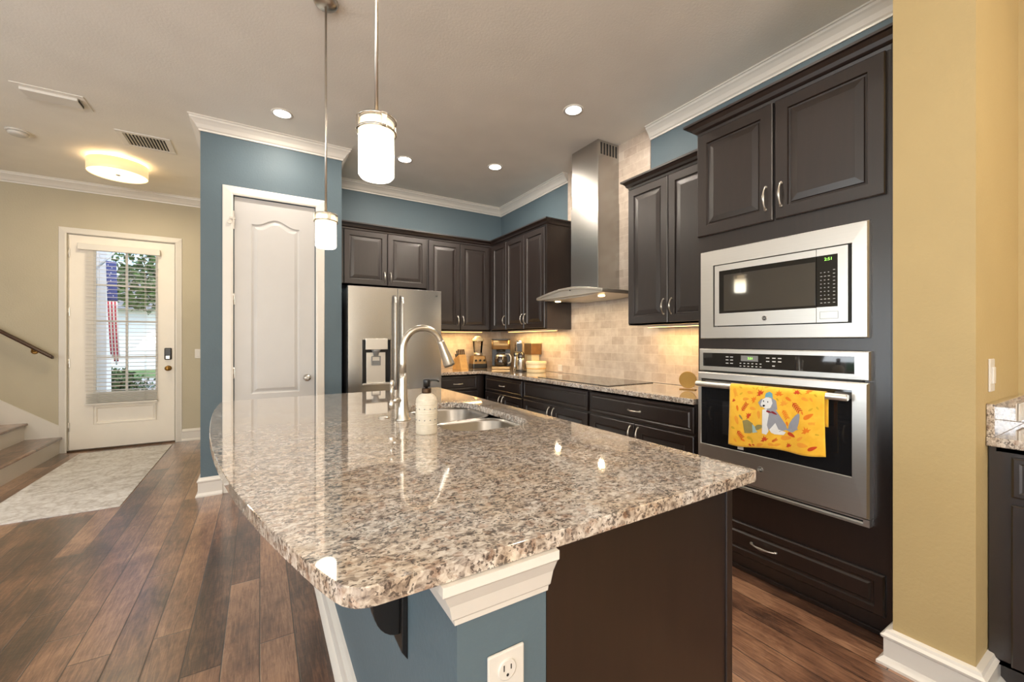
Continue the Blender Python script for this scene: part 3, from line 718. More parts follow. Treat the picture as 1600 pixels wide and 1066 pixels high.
prt([[(255, 505), (300, 500), (350, 535), (360, 600), (330, 612), (275, 605)], oval(240, 478, 26, .9, .3), oval(410, 570, 40, -.1, .5)], 'olive_squirrel_print', (150, 138, 84), .0026)
prt([[(345, 540), (370, 560), (385, 600), (400, 610), (350, 612)]], 'pale_blue_ribbon_print', (160, 190, 190), .0032)
obj('care_label', M().box(-.004, -.002, .155, .185, -.325, -.305), 'white', tw)

# ------------------------------------------------------------------ range hood
hd = thing('range_hood', 'stainless steel chimney range hood with curved canopy on the tiled wall', 'range hood', (XR - TT, 2.90, 1.645))
m = M().box(-.262, 0, -.185, .185, .075, .86); obj('lower_chimney', m, 'steelv', hd, .002)
m = M(); hz = CZ - 1.645; m.box(-.255, 0, -.178, .178, .86, hz - .002)
ch = obj('upper_chimney', m, 'steelv', hd, .002)
m = M()
for s_ in (-1, 1):
    m = M()
    for k in range(6): m.box(-.225 + k * .036, -.225 + k * .036 + .020, s_ * .1775, s_ * .1795, hz - .125, hz - .022)
    obj('vent_slot', m, 'ink', ch)
NA = 24; rs = []
def arc(t, dz): return .028 + .052 * math.cos(t * PI / 2) ** 1.0 + dz
top = []
prof = [(-.46 + .92 * i / NA, arc(abs(-1 + 2 * i / NA), 0)) for i in range(NA + 1)]
bot = [(y, zz - .022) for y, zz in prof][::-1]
m = M().prism(prof + bot, -.475, 0, lambda u, v, w: (w, u, v))
cn = obj('canopy', m, 'satin', hd, .003)
gap_plate = M().prism([(-.448, .001)] + [(y * .975, zz - .021) for y, zz in prof] + [(.448, .001)], -.470, -.462, lambda u, v, w: (w, u, v)); obj('lit_gap_plate', gap_plate, 'satin', hd)  # plate added to close the dark gap, standing in for the lit hood interior
m = M().box(-.455, -.0, -.445, .445, .0, .010); obj('filter_panel', m, 'satin', hd, .002)
m = M(); m.prism([(-.40, .0), (.40, .0), (.36, -.002), (.22, -.014), (-.22, -.014), (-.36, -.002)], -.44, -.02, lambda u, v, w: (w, u, v)); obj('under_body', m, 'satin', hd, .003)
for y in (-.30, .30): obj('hood_lamp', M().lathe([(.028, -.008), (.028, -.016), (.020, -.018)], (-.33, y, .0), 20), 'hoodlamp', hd)
obj('control_button', M().lathe([(.006, -.478), (.006, -.474)], (0, -.06, .05), 12, 'x'), 'ink', hd)

# ------------------------------------------------------------------ refrigerator
fr = thing('refrigerator', 'stainless steel french-door refrigerator with water dispenser in a dark cabinet niche', 'refrigerator', (.700, 4.06, 0))
obj('body', M().box(.004, .916, .075, .78, .02, 1.745), 'fridgeside', fr, .004)
def curved_front(m, x0, x1, z0, z1, y1, bulge=.012):
    n = 12; poly = [(x0, y1)] + [(x0 + (x1 - x0) * i / n, .004 + bulge * (abs(2 * (x0 + (x1 - x0) * i / n) / .92 - 1)) ** 2.2) for i in range(n + 1)] + [(x1, y1)]
    m.prism(poly, z0, z1); return m
dxa, dxb, dza, dzb = .125, .390, .835, 1.262
m = M(); curved_front(m, .0, dxa, .72, 1.768, .07); curved_front(m, dxb, .457, .72, 1.768, .07); curved_front(m, dxa, dxb, .72, dza, .07); curved_front(m, dxa, dxb, dzb, 1.768, .07)
m.box(dxa, dxb, .055, .07, dza, dzb)
fl = obj('left_door', m, 'steelv', fr)
fr2 = obj('right_door', curved_front(M(), .463, .920, .72, 1.768, .07), 'steelv', fr, .002)
fz = obj('freezer_drawer', curved_front(M(), .0, .920, .03, .71, .07), 'steelv', fr, .002)
for (x, par) in ((.425, fl), (.495, fr2)):
    pts = [(x, -.002, 1.70), (x, -.040, 1.68), (x, -.058, 1.62)] + [(x, -.062, 1.62 - .8 * i / 8) for i in range(1, 9)] + [(x, -.040, .77), (x, -.002, .75)]
    m = M(); m.rings([[(p[0] - .014, p[1] + .007, p[2]), (p[0] - .010, p[1] - .006, p[2]), (p[0] + .010, p[1] - .006, p[2]), (p[0] + .014, p[1] + .007, p[2])] for p in pts], True, True, False, True)
    obj('handle', m, 'steelv', par, .003)
obj('handle', M().tube([(.09, 0, .63), (.10, -.05, .63), (.46, -.058, .63), (.82, -.05, .63), (.83, 0, .63)], .011, 10), 'steelv', fz)
ds = obj('dispenser_recess', M().box(dxa, dxb, .048, .054, dza, dzb).box(dxa, dxa + .006, .004, .05, dza, dzb).box(dxb - .006, dxb, .004, .05, dza, dzb), 'black', fl)
obj('dispenser_panel', M().box(dxa + .03, dxb - .03, -.006, .03, 1.168, 1.275), 'steelh', ds, .003)
obj('spout', M().lathe([(.044, 1.166), (.036, 1.148), (.026, 1.13), (.022, 1.108)], ((dxa + dxb) / 2, .03, 0), 20), 'grey', ds)
m = M(); rect_ring(m, .215, .300, 1.015, 1.105, .008, .020, .030); obj('paddle', m.box(.225, .290, .026, .032, 1.02, 1.06), 'grey', ds, .002)
obj('splash_back', M().box(dxa + .045, dxb - .04, .040, .047, dza + .01, 1.14), 'steelh', ds, .002)
obj('drip_tray', M().box(dxa, dxb, -.004, .05, dza - .004, dza + .012), 'steelh', ds, .003)
text('brand_mark', 'LG', .022, 'ink', fr2, (.865, .006, 1.715), (PI / 2, 0, 0))

# ------------------------------------------------------------------ island
IZ = .884
struct('wall_island', M().box(.271, .448, .615, 2.80, 0, IZ), 'blue')
BI = [(0, 0), (.036, 0), (.036, .010), (.026, .024), (.018, .030), (.018, .105), (.024, .112), (.022, .124), (.010, .132), (0, .136)]
struct('baseboard_island', M().sweep([(.448, .615), (.271, .615), (.271, 2.80)][::-1], [(-o if False else o, h) for o, h in BI]) if False else M().sweep([(.271, 2.80), (.271, .615), (.448, .615)], [(-o, h) for o, h in BI]), 'trim')
z = IZ
struct('trim_7', M().sweep([(.271, 2.80), (.271, .615), (.448, .615)], [(-o, h) for o, h in ((0, z - .088), (.006, z - .088), (.008, z - .078), (.014, z - .072), (.022, z - .045), (.034, z - .022), (.040, z - .016), (.040, z - .0005), (0, z - .0005))]), 'trim')
ic = thing('island_cabinet', 'dark wood island cabinet under the granite island top', 'cabinet', (.449, .615, 0))
obj('end_panel', M().box(0, .585, 0, .020, 0, IZ - .001), 'wood', ic)
obj('corner_post', M().box(.560, .585, -.005, .020, 0, IZ - .001), 'wood', ic, .002)
m = M(); m.box(0, .56, .02, 2.15, .10, .118); m.box(.0, .52, .02, 2.15, 0, .10); m.box(0, .012, .02, 2.15, .118, IZ - .002); m.box(.545, .565, .02, 2.15, .10, IZ - .002); m.box(0, .565, 2.15, 2.17, 0, IZ - .002)
obj('carcass', m, 'wood', ic)
for k in range(4):
    ya, yb = .03 + k * .53, .03 + k * .53 + .52
    o = obj('door', frame_door(M(), 0, yb - ya, .12, .70).xf(Matrix.Translation((.565, ya, 0)) @ Matrix.Rotation(PI / 2, 4, 'Z')), 'wood', ic)
    hh = handle(o, .585, .62, True); hh.location = (.585, ya + (.48 if k % 2 == 0 else .04), .62); hh.rotation_euler = (0, 0, PI / 2)
    obj('drawer', slab_front(M(), 0, yb - ya, .715, .865).xf(Matrix.Translation((.565, ya, 0)) @ Matrix.Rotation(PI / 2, 4, 'Z')), 'wood', ic)
def corbel(y, label):
    t = thing('corbel', label, 'bracket', (.271, y, IZ), 0, 'corbels under the island overhang')
    obj('back_plate', M().prism([(0, 0), (0, -.298), (-.013, -.278), (-.013, 0)], -.033, .033, lambda u, v, w: (u, w, v - .02)), 'blackpaint', t, .002)
    pts = [(-.013, -.002), (-.235, -.002), (-.24, -.022), (-.225, -.036), (-.16, -.044), (-.10, -.060), (-.076, -.090), (-.070, -.13), (-.070, -.19)]
    for i in range(1, 9): a = PI / 2 * i / 8; pts.append((-.070 + .057 * (1 - math.cos(a)), -.19 - .077 * math.sin(a)))
    obj('bracket_arm', M().prism(pts, -.018, .018, lambda u, v, w: (u, w, v)), 'blackpaint', t, .002)
    return t
corbel(.905, 'black curved bracket under the near corner of the granite island overhang')
corbel(2.30, 'black curved bracket under the far left of the granite island overhang')
# granite top with sink cut-out
sxy = .974
edge = [(1.096, .583), (1.110, .597), (1.110, 2.84), (1.096, 2.855), (-.165, 2.81), (-.182, 2.78), (-.190, 2.55), (-.185, 2.30), (-.172, 2.05), (-.152, 1.80), (-.125, 1.57), (-.092, 1.35), (-.053, 1.14), (-.012, .96), (.032, .80), (.066, .685), (.086, .628), (.100, .600), (.122, .585), (.150, .583)]
def smooth_poly(P, keep=()):
    out = []
    n_ = len(P)
    for i in range(n_):
        a, b = Vector(P[i]), Vector(P[(i + 1) % n_]); out.append(tuple(a * .75 + b * .25)); out.append(tuple(a * .25 + b * .75))
    return out
edge = smooth_poly(edge)
HX0, HX1, HY0, HY1 = .600, .975, 1.385, 2.115
def rr(x0, x1, y0, y1, r, n=8, rs=None):
    pts = []
    for (cx_, cy_, a0_) in ((x1 - r, y1 - r, 0), (x0 + r, y1 - r, 90), (x0 + r, y0 + r, 180), (x1 - r, y0 + r, 270)):
        for i in range(n + 1): a = math.radians(a0_ + 90 * i / n); pts.append((cx_ + r * math.cos(a), cy_ + r * math.sin(a)))
    return pts
hole = rr(HX0, HX1, HY0, HY1, .13)
import bmesh
def slab_with_hole(name, outer, inner, z0, z1, mat):
    bm = bmesh.new(); loops = []
    for zz in (z1,):
        for P in (outer, inner):
            vs = [bm.verts.new((x, y, zz)) for x, y in P]; es = [bm.edges.new((vs[i], vs[(i + 1) % len(vs)])) for i in range(len(vs))]; loops.append(es)
    bmesh.ops.triangle_fill(bm, use_beauty=True, edges=[e for l in loops for e in l])
    bm.normal_update()
    bmesh.ops.recalc_face_normals(bm, faces=bm.faces)
    if bm.faces[0:][0].normal.z < 0: bmesh.ops.reverse_faces(bm, faces=bm.faces)
    r = bmesh.ops.extrude_face_region(bm, geom=list(bm.faces)); vs = [g for g in r['geom'] if isinstance(g, bmesh.types.BMVert)]
    bmesh.ops.translate(bm, verts=vs, vec=(0, 0, z0 - z1)); bmesh.ops.recalc_face_normals(bm, faces=bm.faces)
    me = bpy.data.meshes.new(name); bm.to_mesh(me); bm.free(); me.materials.append(MAT[mat])
    o = bpy.data.objects.new(name, me); C.objects.link(o)
    md = o.modifiers.new('bevel', 'BEVEL'); md.width = .004; md.segments = 3; md.limit_method = 'ANGLE'; md.angle_limit = math.radians(50)
    return o
it = slab_with_hole('island_countertop', edge, hole, IZ, IZ + .030, 'granite')
tag(it, 'large speckled granite island top with a bowed left edge', 'countertop')
sk = thing('sink', 'undermount stainless steel double bowl sink in the island', 'sink', (.79, 1.75, IZ))
def bowl(x0, x1, y0, y1, r, dep):
    def R(i, zz, rad): return [(x, y, zz) for x, y in rr(x0 + i, x1 - i, y0 + i, y1 - i, rad)]
    m = M(); m.rings([R(-.012, -.0015, r + .01), R(0, -.0015, r), R(.006, -.012, r), R(.014, -dep + .03, r - .01), R(.035, -dep, r - .02)], True, True, True); m.sm[-1] = False
    return m
b1 = obj('bowl', bowl(-.182, .178, -.360, -.012, .10, .19), 'basin', sk); b1.modifiers.new('s', 'SOLIDIFY').thickness = .0015
b2 = obj('bowl', bowl(-.182, .178, .012, .360, .10, .19), 'basin', sk); b2.modifiers.new('s', 'SOLIDIFY').thickness = .0015
for y, b in ((-.186, b1), (.186, b2)): obj('drain', M().lathe([(.045, -.188), (.043, -.184), (.030, -.186), (.01, -.188)], (0, y, 0), 24), 'nickel', b)
# faucet
FX, FY, FZ = .520, 1.745, IZ + .030
fa = thing('faucet', 'brushed nickel gooseneck pull-down faucet beside the island sink', 'faucet', (FX, FY, FZ))
obj('body', M().lathe([(.032, 0), (.032, .004), (.025, .012), (.0225, .05), (.018, .12), (.0150, .17), (.0148, .20)], (0, 0, 0), 28), 'nickel', fa)
pts = [(0, 0, .19), (0, 0, .24), (0, 0, .285)]
for i in range(1, 17):
    a = PI - PI * i / 16 * .90; pts.append((.088 + .088 * math.cos(a), 0, .300 + .092 * math.sin(a)))
obj('neck', M().tube(pts, .0142, 16), 'nickel', fa)
e = Vector(pts[-1]); d = (Vector(pts[-1]) - Vector(pts[-2])).normalized()
obj('spray_head', M().tube([e - d * .01, e, e + d * .03, e + d * .065, e + d * .10, e + d * .112], [.0150, .0165, .0185, .0225, .0255, .0245], 20), 'nickel', fa)
lv = obj('lever', M().tube([(-.015, -.006, .085), (-.035, -.010, .087), (-.046, -.012, .090)], [.012, .013, .010], 14).ball((-.050, -.012, .072), .013, 14, (1, 1, 1.6)).tube([(-.046, -.012, .09), (-.052, -.014, .12), (-.050, -.014, .150)], [.007, .006, .008], 10).ball((-.050, -.014, .158), .010, 12, (1, 1, 1.7)), 'nickel', fa)
tag(obj('sink_hole_cover', M().lathe([(.024, 0), (.024, .004), (.018, .008), (.010, .009)], (.462, 1.832, FZ), 24), 'nickel'), 'small round chrome cap on the granite just left of the faucet', 'sink cap')
# soap bottle
n = NT('cream_ceramic_bands'); sp_ = n.n('SeparateXYZ'); n.link(n.obj(), sp_.inputs[0]); zz = sp_.outputs[2]
wv = n.math('SINE', n.math('MULTIPLY', zz, 1100))
n.set(col=n.ramp(n.noise(40, 3, .5, n.obj()), [(.3, s2l((196, 187, 168))), (.7, s2l((210, 201, 184)))]), rough=.45); n.bump(wv, .25, .001); MAT['ceramic'] = n.m
sb = thing('soap_dispenser', 'cream ribbed soap bottle with black pump on the island beside the sink', 'soap dispenser', (.520, 1.452, FZ))
obj('bottle', M().lathe([(.036, 0), (.0385, .004), (.0385, .118), (.036, .128), (.028, .138), (.018, .144), (.016, .147)], (0, 0, 0), 36), 'ceramic', sb)
m = M()
for z_ in (.052, .092):
    for k in range(12): a = 2 * PI * k / 12; m.ball((.0385 * math.cos(a), .0385 * math.sin(a), z_), .0028, 8, (1, 1, .8))
obj('band_ornament', m, 'grey', sb)
m = M()
for z_ in (.036, .068, .074, .108): m.lathe([(.0385, z_ - .002), (.0395, z_ - .001), (.0395, z_ + .001), (.0385, z_ + .002)], (0, 0, 0), 32, capb=False, capt=False)
obj('raised_rib', m, 'ceramic', sb)
obj('collar', M().lathe([(.017, .146), (.0175, .149), (.0175, .162), (.016, .164)], (0, 0, 0), 24), 'bronze', sb)
obj('pump', M().lathe([(.006, .163), (.006, .168), (.013, .169), (.0135, .192), (.012, .197), (.004, .198)], (0, 0, 0), 24).tube([(.0, 0, .190), (.018, -.004, .193), (.034, -.008, .192), (.044, -.011, .186)], [.004, .0036, .003, .0028], 8), 'black', sb)

# outlet on the island end
def outlet(x, y, z, rotz, label, kind='duplex', par_group=None, w=.036, h=.058):
    t = thing('power_outlet' if kind != 'switch' else 'light_switch', label, 'outlet' if kind != 'switch' else 'light switch', (x, y, z), rotz)
    obj('plate', M().box(-w, w, -.006, 0, -h, h), 'white', t, .003)
    if kind == 'duplex':
        for s_ in (-1, 1):
            f_ = obj('socket', M().lathe([(.0175, 0), (.0175, -.0085), (.016, -.009)], (0, 0, s_ * .0265), 24, 'y'), 'white', t)
            obj('socket_slot', M().box(-.008, -.006, -.0096, -.0088, s_ * .0265 + .000, s_ * .0265 + .010).box(.006, .008, -.0096, -.0088, s_ * .0265 + .000, s_ * .0265 + .008).lathe([(.0025, -.0096), (.0025, -.0088)], (0, 0, s_ * .0265 - .008), 10, 'y'), 'ink', f_)
    elif kind == 'switch': obj('rocker', M().box(-.015, .015, -.012, -.005, -.03, .03), 'white', t, .002)
    else: obj('insert', M().box(-.016, .016, -.008, -.005, -.02, .02), 'white', t, .002)
    return t
outlet(.361, .615, .662, 0, 'white outlet on the blue end of the island')

# ------------------------------------------------------------------ right-hand nook
nk = cabinet('base_cabinet', 'dark base cabinet right of the yellow pier', 'cabinet', (2.245, PI0 - .003, 0), RB, 1.0, 0, .875, NX - 2.245 - .003,
             [(.055, .50, .115, .68, .10, .60), (.51, .96, .115, .68, .90, .60)], [(.055, .50, .705, .845, True), (.51, .96, .705, .845, True)], toe=.10)
m = M().box(2.215, NX - .001, PI0 - 1.02, PI0 - .001, .876, .908)
nt_ = tag(obj('nook_countertop', m, 'granite', bev=.003), 'granite counter with short backsplash right of the yellow pier', 'countertop')
obj('backsplash', M().box(2.222, NX - .02, PI0 - .021, PI0 - .001, .908, 1.025).box(NX - .021, NX - .001, PI0 - 1.02, PI0 - .001, .908, 1.025), 'granite', nt_, .002)
outlet(2.285, PI0, 1.125, 0, 'white light switch on the yellow wall above the nook counter', 'switch', w=.034, h=.060)
o = outlet(2.66, PI0 - .021, .962, 0, 'white outlet in the granite backsplash beside the yellow pier', 'deco', w=.060, h=.036)
outlet(XR - TT, 3.585, .955, RB, 'small white outlet on the tile backsplash left of the cooktop', 'deco', w=.035, h=.035)

# ------------------------------------------------------------------ rug and stairs
n = NT('faded_oriental_rug'); p = n.geo(); w1 = n.noise(5, 5, .65, p, 1.5); w2 = n.noise(38, 4, .6, p)
vr = n.n('TexVoronoi', feature='DISTANCE_TO_EDGE', i_Scale=7.0); n.link(p, vr.inputs['Vector'])
pt = n.ramp(vr.outputs['Distance'], [(.0, (0, 0, 0)), (.08, (1, 1, 1))])
t_ = n.math('ADD', n.math('MULTIPLY', w1, .6), n.math('MULTIPLY', w2, .4))
col = n.ramp(t_, [(.35, s2l((176, 170, 164))), (.5, s2l((214, 211, 208))), (.62, s2l((230, 229, 228)))])
col = n.mix(n.math('MULTIPLY', n.math('SUBTRACT', 1.0, pt), .22), col, s2l((150, 134, 118)))
n.set(col=col, rough=.95, spec=.1); n.bump(n.noise(260, 2, .5, p), .5, .003); MAT['rug'] = n.m
rg = tag(obj('rug', M().box(-1.70, -.90, 4.20, 6.375, .0, .007), 'rug', bev=.002), 'faded grey rug lying on the wood floor in front of the door', 'rug')
st = thing('staircase', 'staircase with wooden treads and white risers left of the front door', 'stairs', (-1.90, YF, 0))
MAT['tread'] = MAT['floor']
YS = -1.45
for k in range(7):
    x = -.262 * k; zt = .182 * (k + 1)
    obj('riser', M().box(x - .26, x, YS, -.001, zt - .182, zt - .026), 'trim', st)
    obj('tread', M().box(x - .29, x + .024, YS - .02, -.001, zt - .025, zt), 'tread', st, .006)
m = M(); P = [(.064 * -1 + .0, 0), (-.002, 0), (-.002, .30), (-1.85, .30 + 1.848 * .70), (-1.85, 0)]
struct('trim_8', M().prism([(-1.902, .0), (-1.902, .306), (-3.75, .306 + 1.848 * .735), (-3.75, .0)], YF - .014, YF - .0005, lambda u, v, w: (u, w, v)), 'trim')
hr = thing('handrail', 'dark wooden stair handrail mounted on the beige wall left of the front door', 'handrail', (-1.95, YF, 1.10))
sl_ = .735
m = M(); prof = [(-.026, 0), (.026, 0), (.030, .018), (.022, .034), (.0, .042), (-.022, .034), (-.030, .018)]
rs = [[(x, -.075 + a, -.035 + b - sl_ * x) for a, b in prof] for x in (.02, -1.9)]
MAT['rail'] = simple('stained_rail_wood', (58, 34, 20), .35, spec=.5)
obj('rail', m.rings(rs, True, True, False, True), 'rail', hr, .006)
for x in (-.14, -1.2): obj('wall_bracket', M().tube([(x, -.001, .035 - sl_ * x - .1), (x, -.045, .02 - sl_ * x - .1 + .01), (x, -.075, -.035 - sl_ * x + .004)], .008, 10).lathe([(.03, -.001), (.03, -.007), (.02, -.012)], (x, 0, .035 - sl_ * x - .1), 18, 'y'), 'brass', hr)

# ------------------------------------------------------------------ ceiling fixtures
# recessed downlights
first = None
cans = [(.15, 3.72, 'recessed ceiling light nearest the pantry door'), (2.075, 2.487, 'recessed ceiling light in front of the range hood'), (1.22, 4.03, 'recessed ceiling light above the refrigerator, right of the near pendant'),
        (2.066, 3.72, 'recessed ceiling light nearest the kitchen corner'), (2.10, 1.15, 'recessed ceiling light in front of the oven tower'), (.15, -1.4, 'recessed ceiling light behind the camera'), (-2.2, -1.4, 'recessed ceiling light in the living area'), (-2.2, 1.6, 'recessed ceiling light near the left windows'), (1.7, -.7, 'unseen recessed ceiling light added to brighten the nook and pier end')]  # last can is unseen, added to brighten the pier end and nook walls
for k, (x, y, lb) in enumerate(cans):
    if first is None:
        first = thing('recessed_light', lb, 'ceiling light', (x, y, CZ), 0, 'recessed ceiling lights')
        obj('trim_ring', M().lathe([(.078, -.0005), (.078, -.004), (.066, -.006), (.060, -.003)], (0, 0, 0), 32, capb=False, capt=False), 'trim', first)
        obj('lens', M().lathe([(.061, -.0005), (.061, -.003)], (0, 0, 0), 32), 'can', first)
    else:
        o = copy_tree(first); o.location = (x, y, CZ); o['label'] = lb
    kitchen = k in (0, 1, 2, 3, 4)
    area('recessed_lamp', (x, y, CZ - .012), (0, 0, 0), .11, .11, (9 if k == 0 else 15) if kitchen else 10, (1, .89, .76), 'DISK')
# pendants over the island
def pendant(x, y, label):
    t = thing('pendant_light', label, 'pendant light', (x, y, CZ), 0, 'pendant lights over the island')
    obj('canopy', M().lathe([(.06, 0), (.06, -.012), (.050, -.024), (.012, -.030)], (0, 0, 0), 28), 'nickel', t)
    obj('rod', M().lathe([(.0055, -.02), (.0055, -1.125)], (0, 0, 0), 12), 'nickel', t)
    zt, zb = -1.131, -1.299; R_ = .0515
    gl = obj('glass_shade', M().lathe([(.030, zt + .004), (R_ - .006, zt + .003), (R_, zt - .003), (R_, zb + .008), (R_ - .006, zb), (.01, zb + .001)], (0, 0, 0), 36), 'opal', t)
    m = M()
    for z_ in (zt + .004, zt - .031): m.lathe([(R_ + .003, z_ - .003), (R_ + .0075, z_ - .003), (R_ + .0075, z_ + .003), (R_ + .003, z_ + .003), (R_ + .003, z_ - .003)], (0, 0, 0), 36, capb=False, capt=False)
    obj('ring', m, 'nickel', t)
    m = M()
    for k in range(4):
        q = M().box(-.008, .008, R_ + .003, R_ + .007, zt - .034, zt + .008); q.xf(Matrix.Rotation(PI / 2 * k + .15, 4, 'Z')); m.add(q.v, q.f)
    obj('strap', m, 'nickel', t)
    obj('cap', M().lathe([(.0075, zt + .025), (.010, zt + .017), (.030, zt + .006), (.032, zt - .002)], (0, 0, 0), 24), 'nickel', t)
pendant(.300, 1.276, 'near pendant light with glowing glass cylinder over the island')
pendant(.297, 2.37, 'far pendant light with glowing glass cylinder over the island')
# drum light
dl = thing('drum_light', 'round cream drum ceiling light in front of the entry door', 'ceiling light', (-1.205, 5.56, CZ))
obj('mount', M().lathe([(.06, 0), (.06, -.03)], (0, 0, 0), 24), 'nickel', dl)
obj('shade', M().lathe([(.226, -.030), (.228, -.028), (.228, -.138), (.226, -.140), (.224, -.138), (.224, -.030)], (0, 0, 0), 48, capb=False, capt=False), 'drum', dl)
obj('diffuser', M().lathe([(.222, -.134), (.222, -.130)], (0, 0, 0), 48), 'drumbottom', dl)
obj('finial', M().lathe([(.018, -.134), (.018, -.140), (.008, -.144)], (0, 0, 0), 16), 'nickel', dl)
area('drum_lamp', (-1.205, 5.56, CZ - .15), (0, 0, 0), .40, .40, 13, (1, .84, .60), 'DISK')
l = bpy.data.lights.new('drum_lamp', 'POINT'); l.energy = 3; l.color = (1, .82, .56); l.shadow_soft_size = .06
lo = bpy.data.objects.new('drum_lamp', l); C.objects.link(lo); lo.location = (-1.205, 5.56, CZ - .07)
# vents, detector
vt = thing('ceiling_vent', 'white louvred air vent in the ceiling near the entry', 'vent', (-.865, 4.885, CZ))
m = M(); m.box(-.185, .185, -.17, -.13, -.008, 0); m.box(-.185, .185, .13, .17, -.008, 0); m.box(-.185, -.14, -.13, .13, -.008, 0); m.box(.14, .185, -.13, .13, -.008, 0)
obj('frame', m, 'trim', vt, .003); obj('duct', M().box(-.14, .14, -.13, .13, -.0015, -.0005), 'dark', vt)
m = M()
for k in range(12): m.prism([(0, -.008), (.0025, -.008), (.0085, -.002), (.0060, -.002)], -.13, .13, lambda u, v, w, k=k: (-.136 + k * .0232 + u, w, v))
obj('louvre', m, 'trim', vt)
hp = thing('ceiling_panel', 'white rectangular ceiling plate with a raised cover near the stairs', 'ceiling fixture', (-1.29, 4.335, CZ))
obj('plate', M().box(-.185, .185, -.115, .115, -.005, 0), 'ceiling', hp, .002); obj('cover', M().box(-.15, .145, -.075, .06, -.026, -.005), 'trim', hp, .004); obj('slot', M().box(.145, .149, -.06, .045, -.022, -.009), 'ink', hp)
sd = thing('smoke_detector', 'round white smoke detector on the ceiling above the stairs', 'smoke detector', (-1.76, 5.2, CZ))
obj('base', M().lathe([(.075, 0), (.075, -.010), (.070, -.014)], (0, 0, 0), 32), 'white', sd); obj('cover', M().lathe([(.062, -.014), (.060, -.030), (.050, -.038), (.02, -.040)], (0, 0, 0), 32), 'white', sd)

# under-cabinet lights
for (x, y, sx, sy, lb, p_) in ((2.06, 4.70, .70, .03, 'slim warm light strip under the cabinet right of the refrigerator', 3.2), (2.66, 3.95, .03, .95, 'slim warm light strip under the corner cabinet left of the hood', 3.6), (2.66, 1.93, .03, .65, 'slim warm light strip under the cabinet beside the oven tower', 2.8)):
    t = thing('under_cabinet_light', lb, 'light strip', (x, y, UZ0), 0, 'under-cabinet light strips')
    obj('housing', M().box(-sx / 2 - .006, sx / 2 + .006, -sy / 2 - .006, sy / 2 + .006, -.012, -.0002), 'white', t); obj('lens', M().box(-sx / 2, sx / 2, -sy / 2, sy / 2, -.014, -.012), 'strip', t)
    area('under_cabinet_lamp', (x, y, UZ0 - .018), (0, 0, 0), sx, sy, p_, (1, .66, .27))
for y in (-.30, .30):
    area('hood_spot', (XR - TT - .33, 2.90 + y, 1.62), (0, 0, 0), .05, .05, 2.2, (1, .78, .5), 'DISK')

# ------------------------------------------------------------------ small things on the counter
K = CT + .035
MAT['beech'] = simple('pale_beech_wood', (206, 160, 96), .45, vs=20, var=.12)
MAT['walnut'] = simple('brown_acrylic_wood', (120, 84, 44), .4, vs=25, var=.15)
kb = thing('knife_block', 'pale wooden knife block full of dark-handled knives on the corner counter', 'knife block', (2.075, 4.60, K), .25)
obj('block', M().prism([(-.085, 0), (.09, 0), (.06, .13), (-.035, .185)], -.055, .055, lambda u, v, w: (w, u, v)), 'beech', kb, .004)
kn = 0
for r in range(3):
    for q in range(4):
        x = -.040 + q * .027; y = -.022 + r * .030 - .0; zz = .176 - (y + .035) * .58
        h_ = .075 if r < 2 else .05
        o = tag(obj('knife', M().tube([(0, .0, -.02), (0, -.0, 0), (0, -.012 * 1, h_ * .5), (0, -.02, h_)], [.004, .0085, .0075, .0095], 8).xf(Matrix.Rotation(-.45 if True else 0, 4, 'X')), 'black' if r else 'bronze'), 'dark-handled knife standing in the pale wooden knife block', 'knife', 'knives in the wooden block')
        o.matrix_world = Matrix.Translation((2.075, 4.60, K)) @ Matrix.Rotation(.25, 4, 'Z') @ Matrix.Translation((x, y, zz))
MAT['champagne'] = simple('champagne_metal', (150, 122, 84), .4, .8)
bd = thing('blender', 'blender with clear tall jar and silver base in the kitchen corner', 'blender', (2.36, 4.70, K), -.15)
obj('base', M().rings([[(x, y, z_) for x, y in rr(-w_, w_, -w_ * .9, w_ * .9, .02, 3)] for w_, z_ in ((.095, 0), (.097, .03), (.092, .10), (.082, .155), (.05, .165))], True, True, False, True), 'champagne', bd, .003)
obj('control_band', M().rings([[(x, y, z_) for x, y in rr(-w_, w_, -w_ * .92, w_ * .92, .02, 3)] for w_, z_ in ((.098, .005), (.099, .03), (.0965, .062))], True, True, False, True), 'black', bd)
for x in (-.055, 0, .055): obj('knob', M().lathe([(.013, -.083), (.013, -.102), (.010, -.104)], (x, 0, .105), 16, 'y'), 'black', bd)
obj('jar', M().lathe([(.045, .166), (.050, .18), (.066, .34), (.068, .345), (.066, .347), (.063, .34), (.047, .18)], (0, 0, 0), 24, capb=False, capt=False), 'pane', bd)
obj('jar_collar', M().lathe([(.052, .165), (.055, .170), (.055, .195), (.05, .198)], (0, 0, 0), 24), 'steelh', bd)
MAT['lid'] = simple('clear_plastic_lid', (214, 198, 160), .2)
obj('lid', M().lathe([(.072, .345), (.074, .350), (.070, .372), (.045, .392), (.04, .405), (.01, .408)], (0, 0, 0), 24), 'lid', bd)
cm = thing('coffee_maker', 'black and stainless drip coffee maker with glass carafe in the corner', 'coffee maker', (2.585, 4.50, K), -.55)
obj('base', M().box(-.115, .115, -.12, .12, 0, .035), 'champagne', cm, .006)
obj('back_column', M().box(-.115, .115, .02, .12, .035, .25), 'black', cm, .004)
obj('reservoir', M().rings([[(x, y, z_) for x, y in rr(-.115, .115, -.12, .12, .035, 5)] for z_ in (.245, .36)], True, True, True, True), 'champagne', cm)
obj('top_lid', M().rings([[(x, y, z_) for x, y in rr(-.117, .117, -.122, .122, .035, 5)] for z_ in (.36, .372)], True, True, False, True), 'black', cm)
obj('filter_basket', M().lathe([(.06, .245), (.055, .215), (.04, .21)], (0, -.045, 0), 20), 'black', cm)
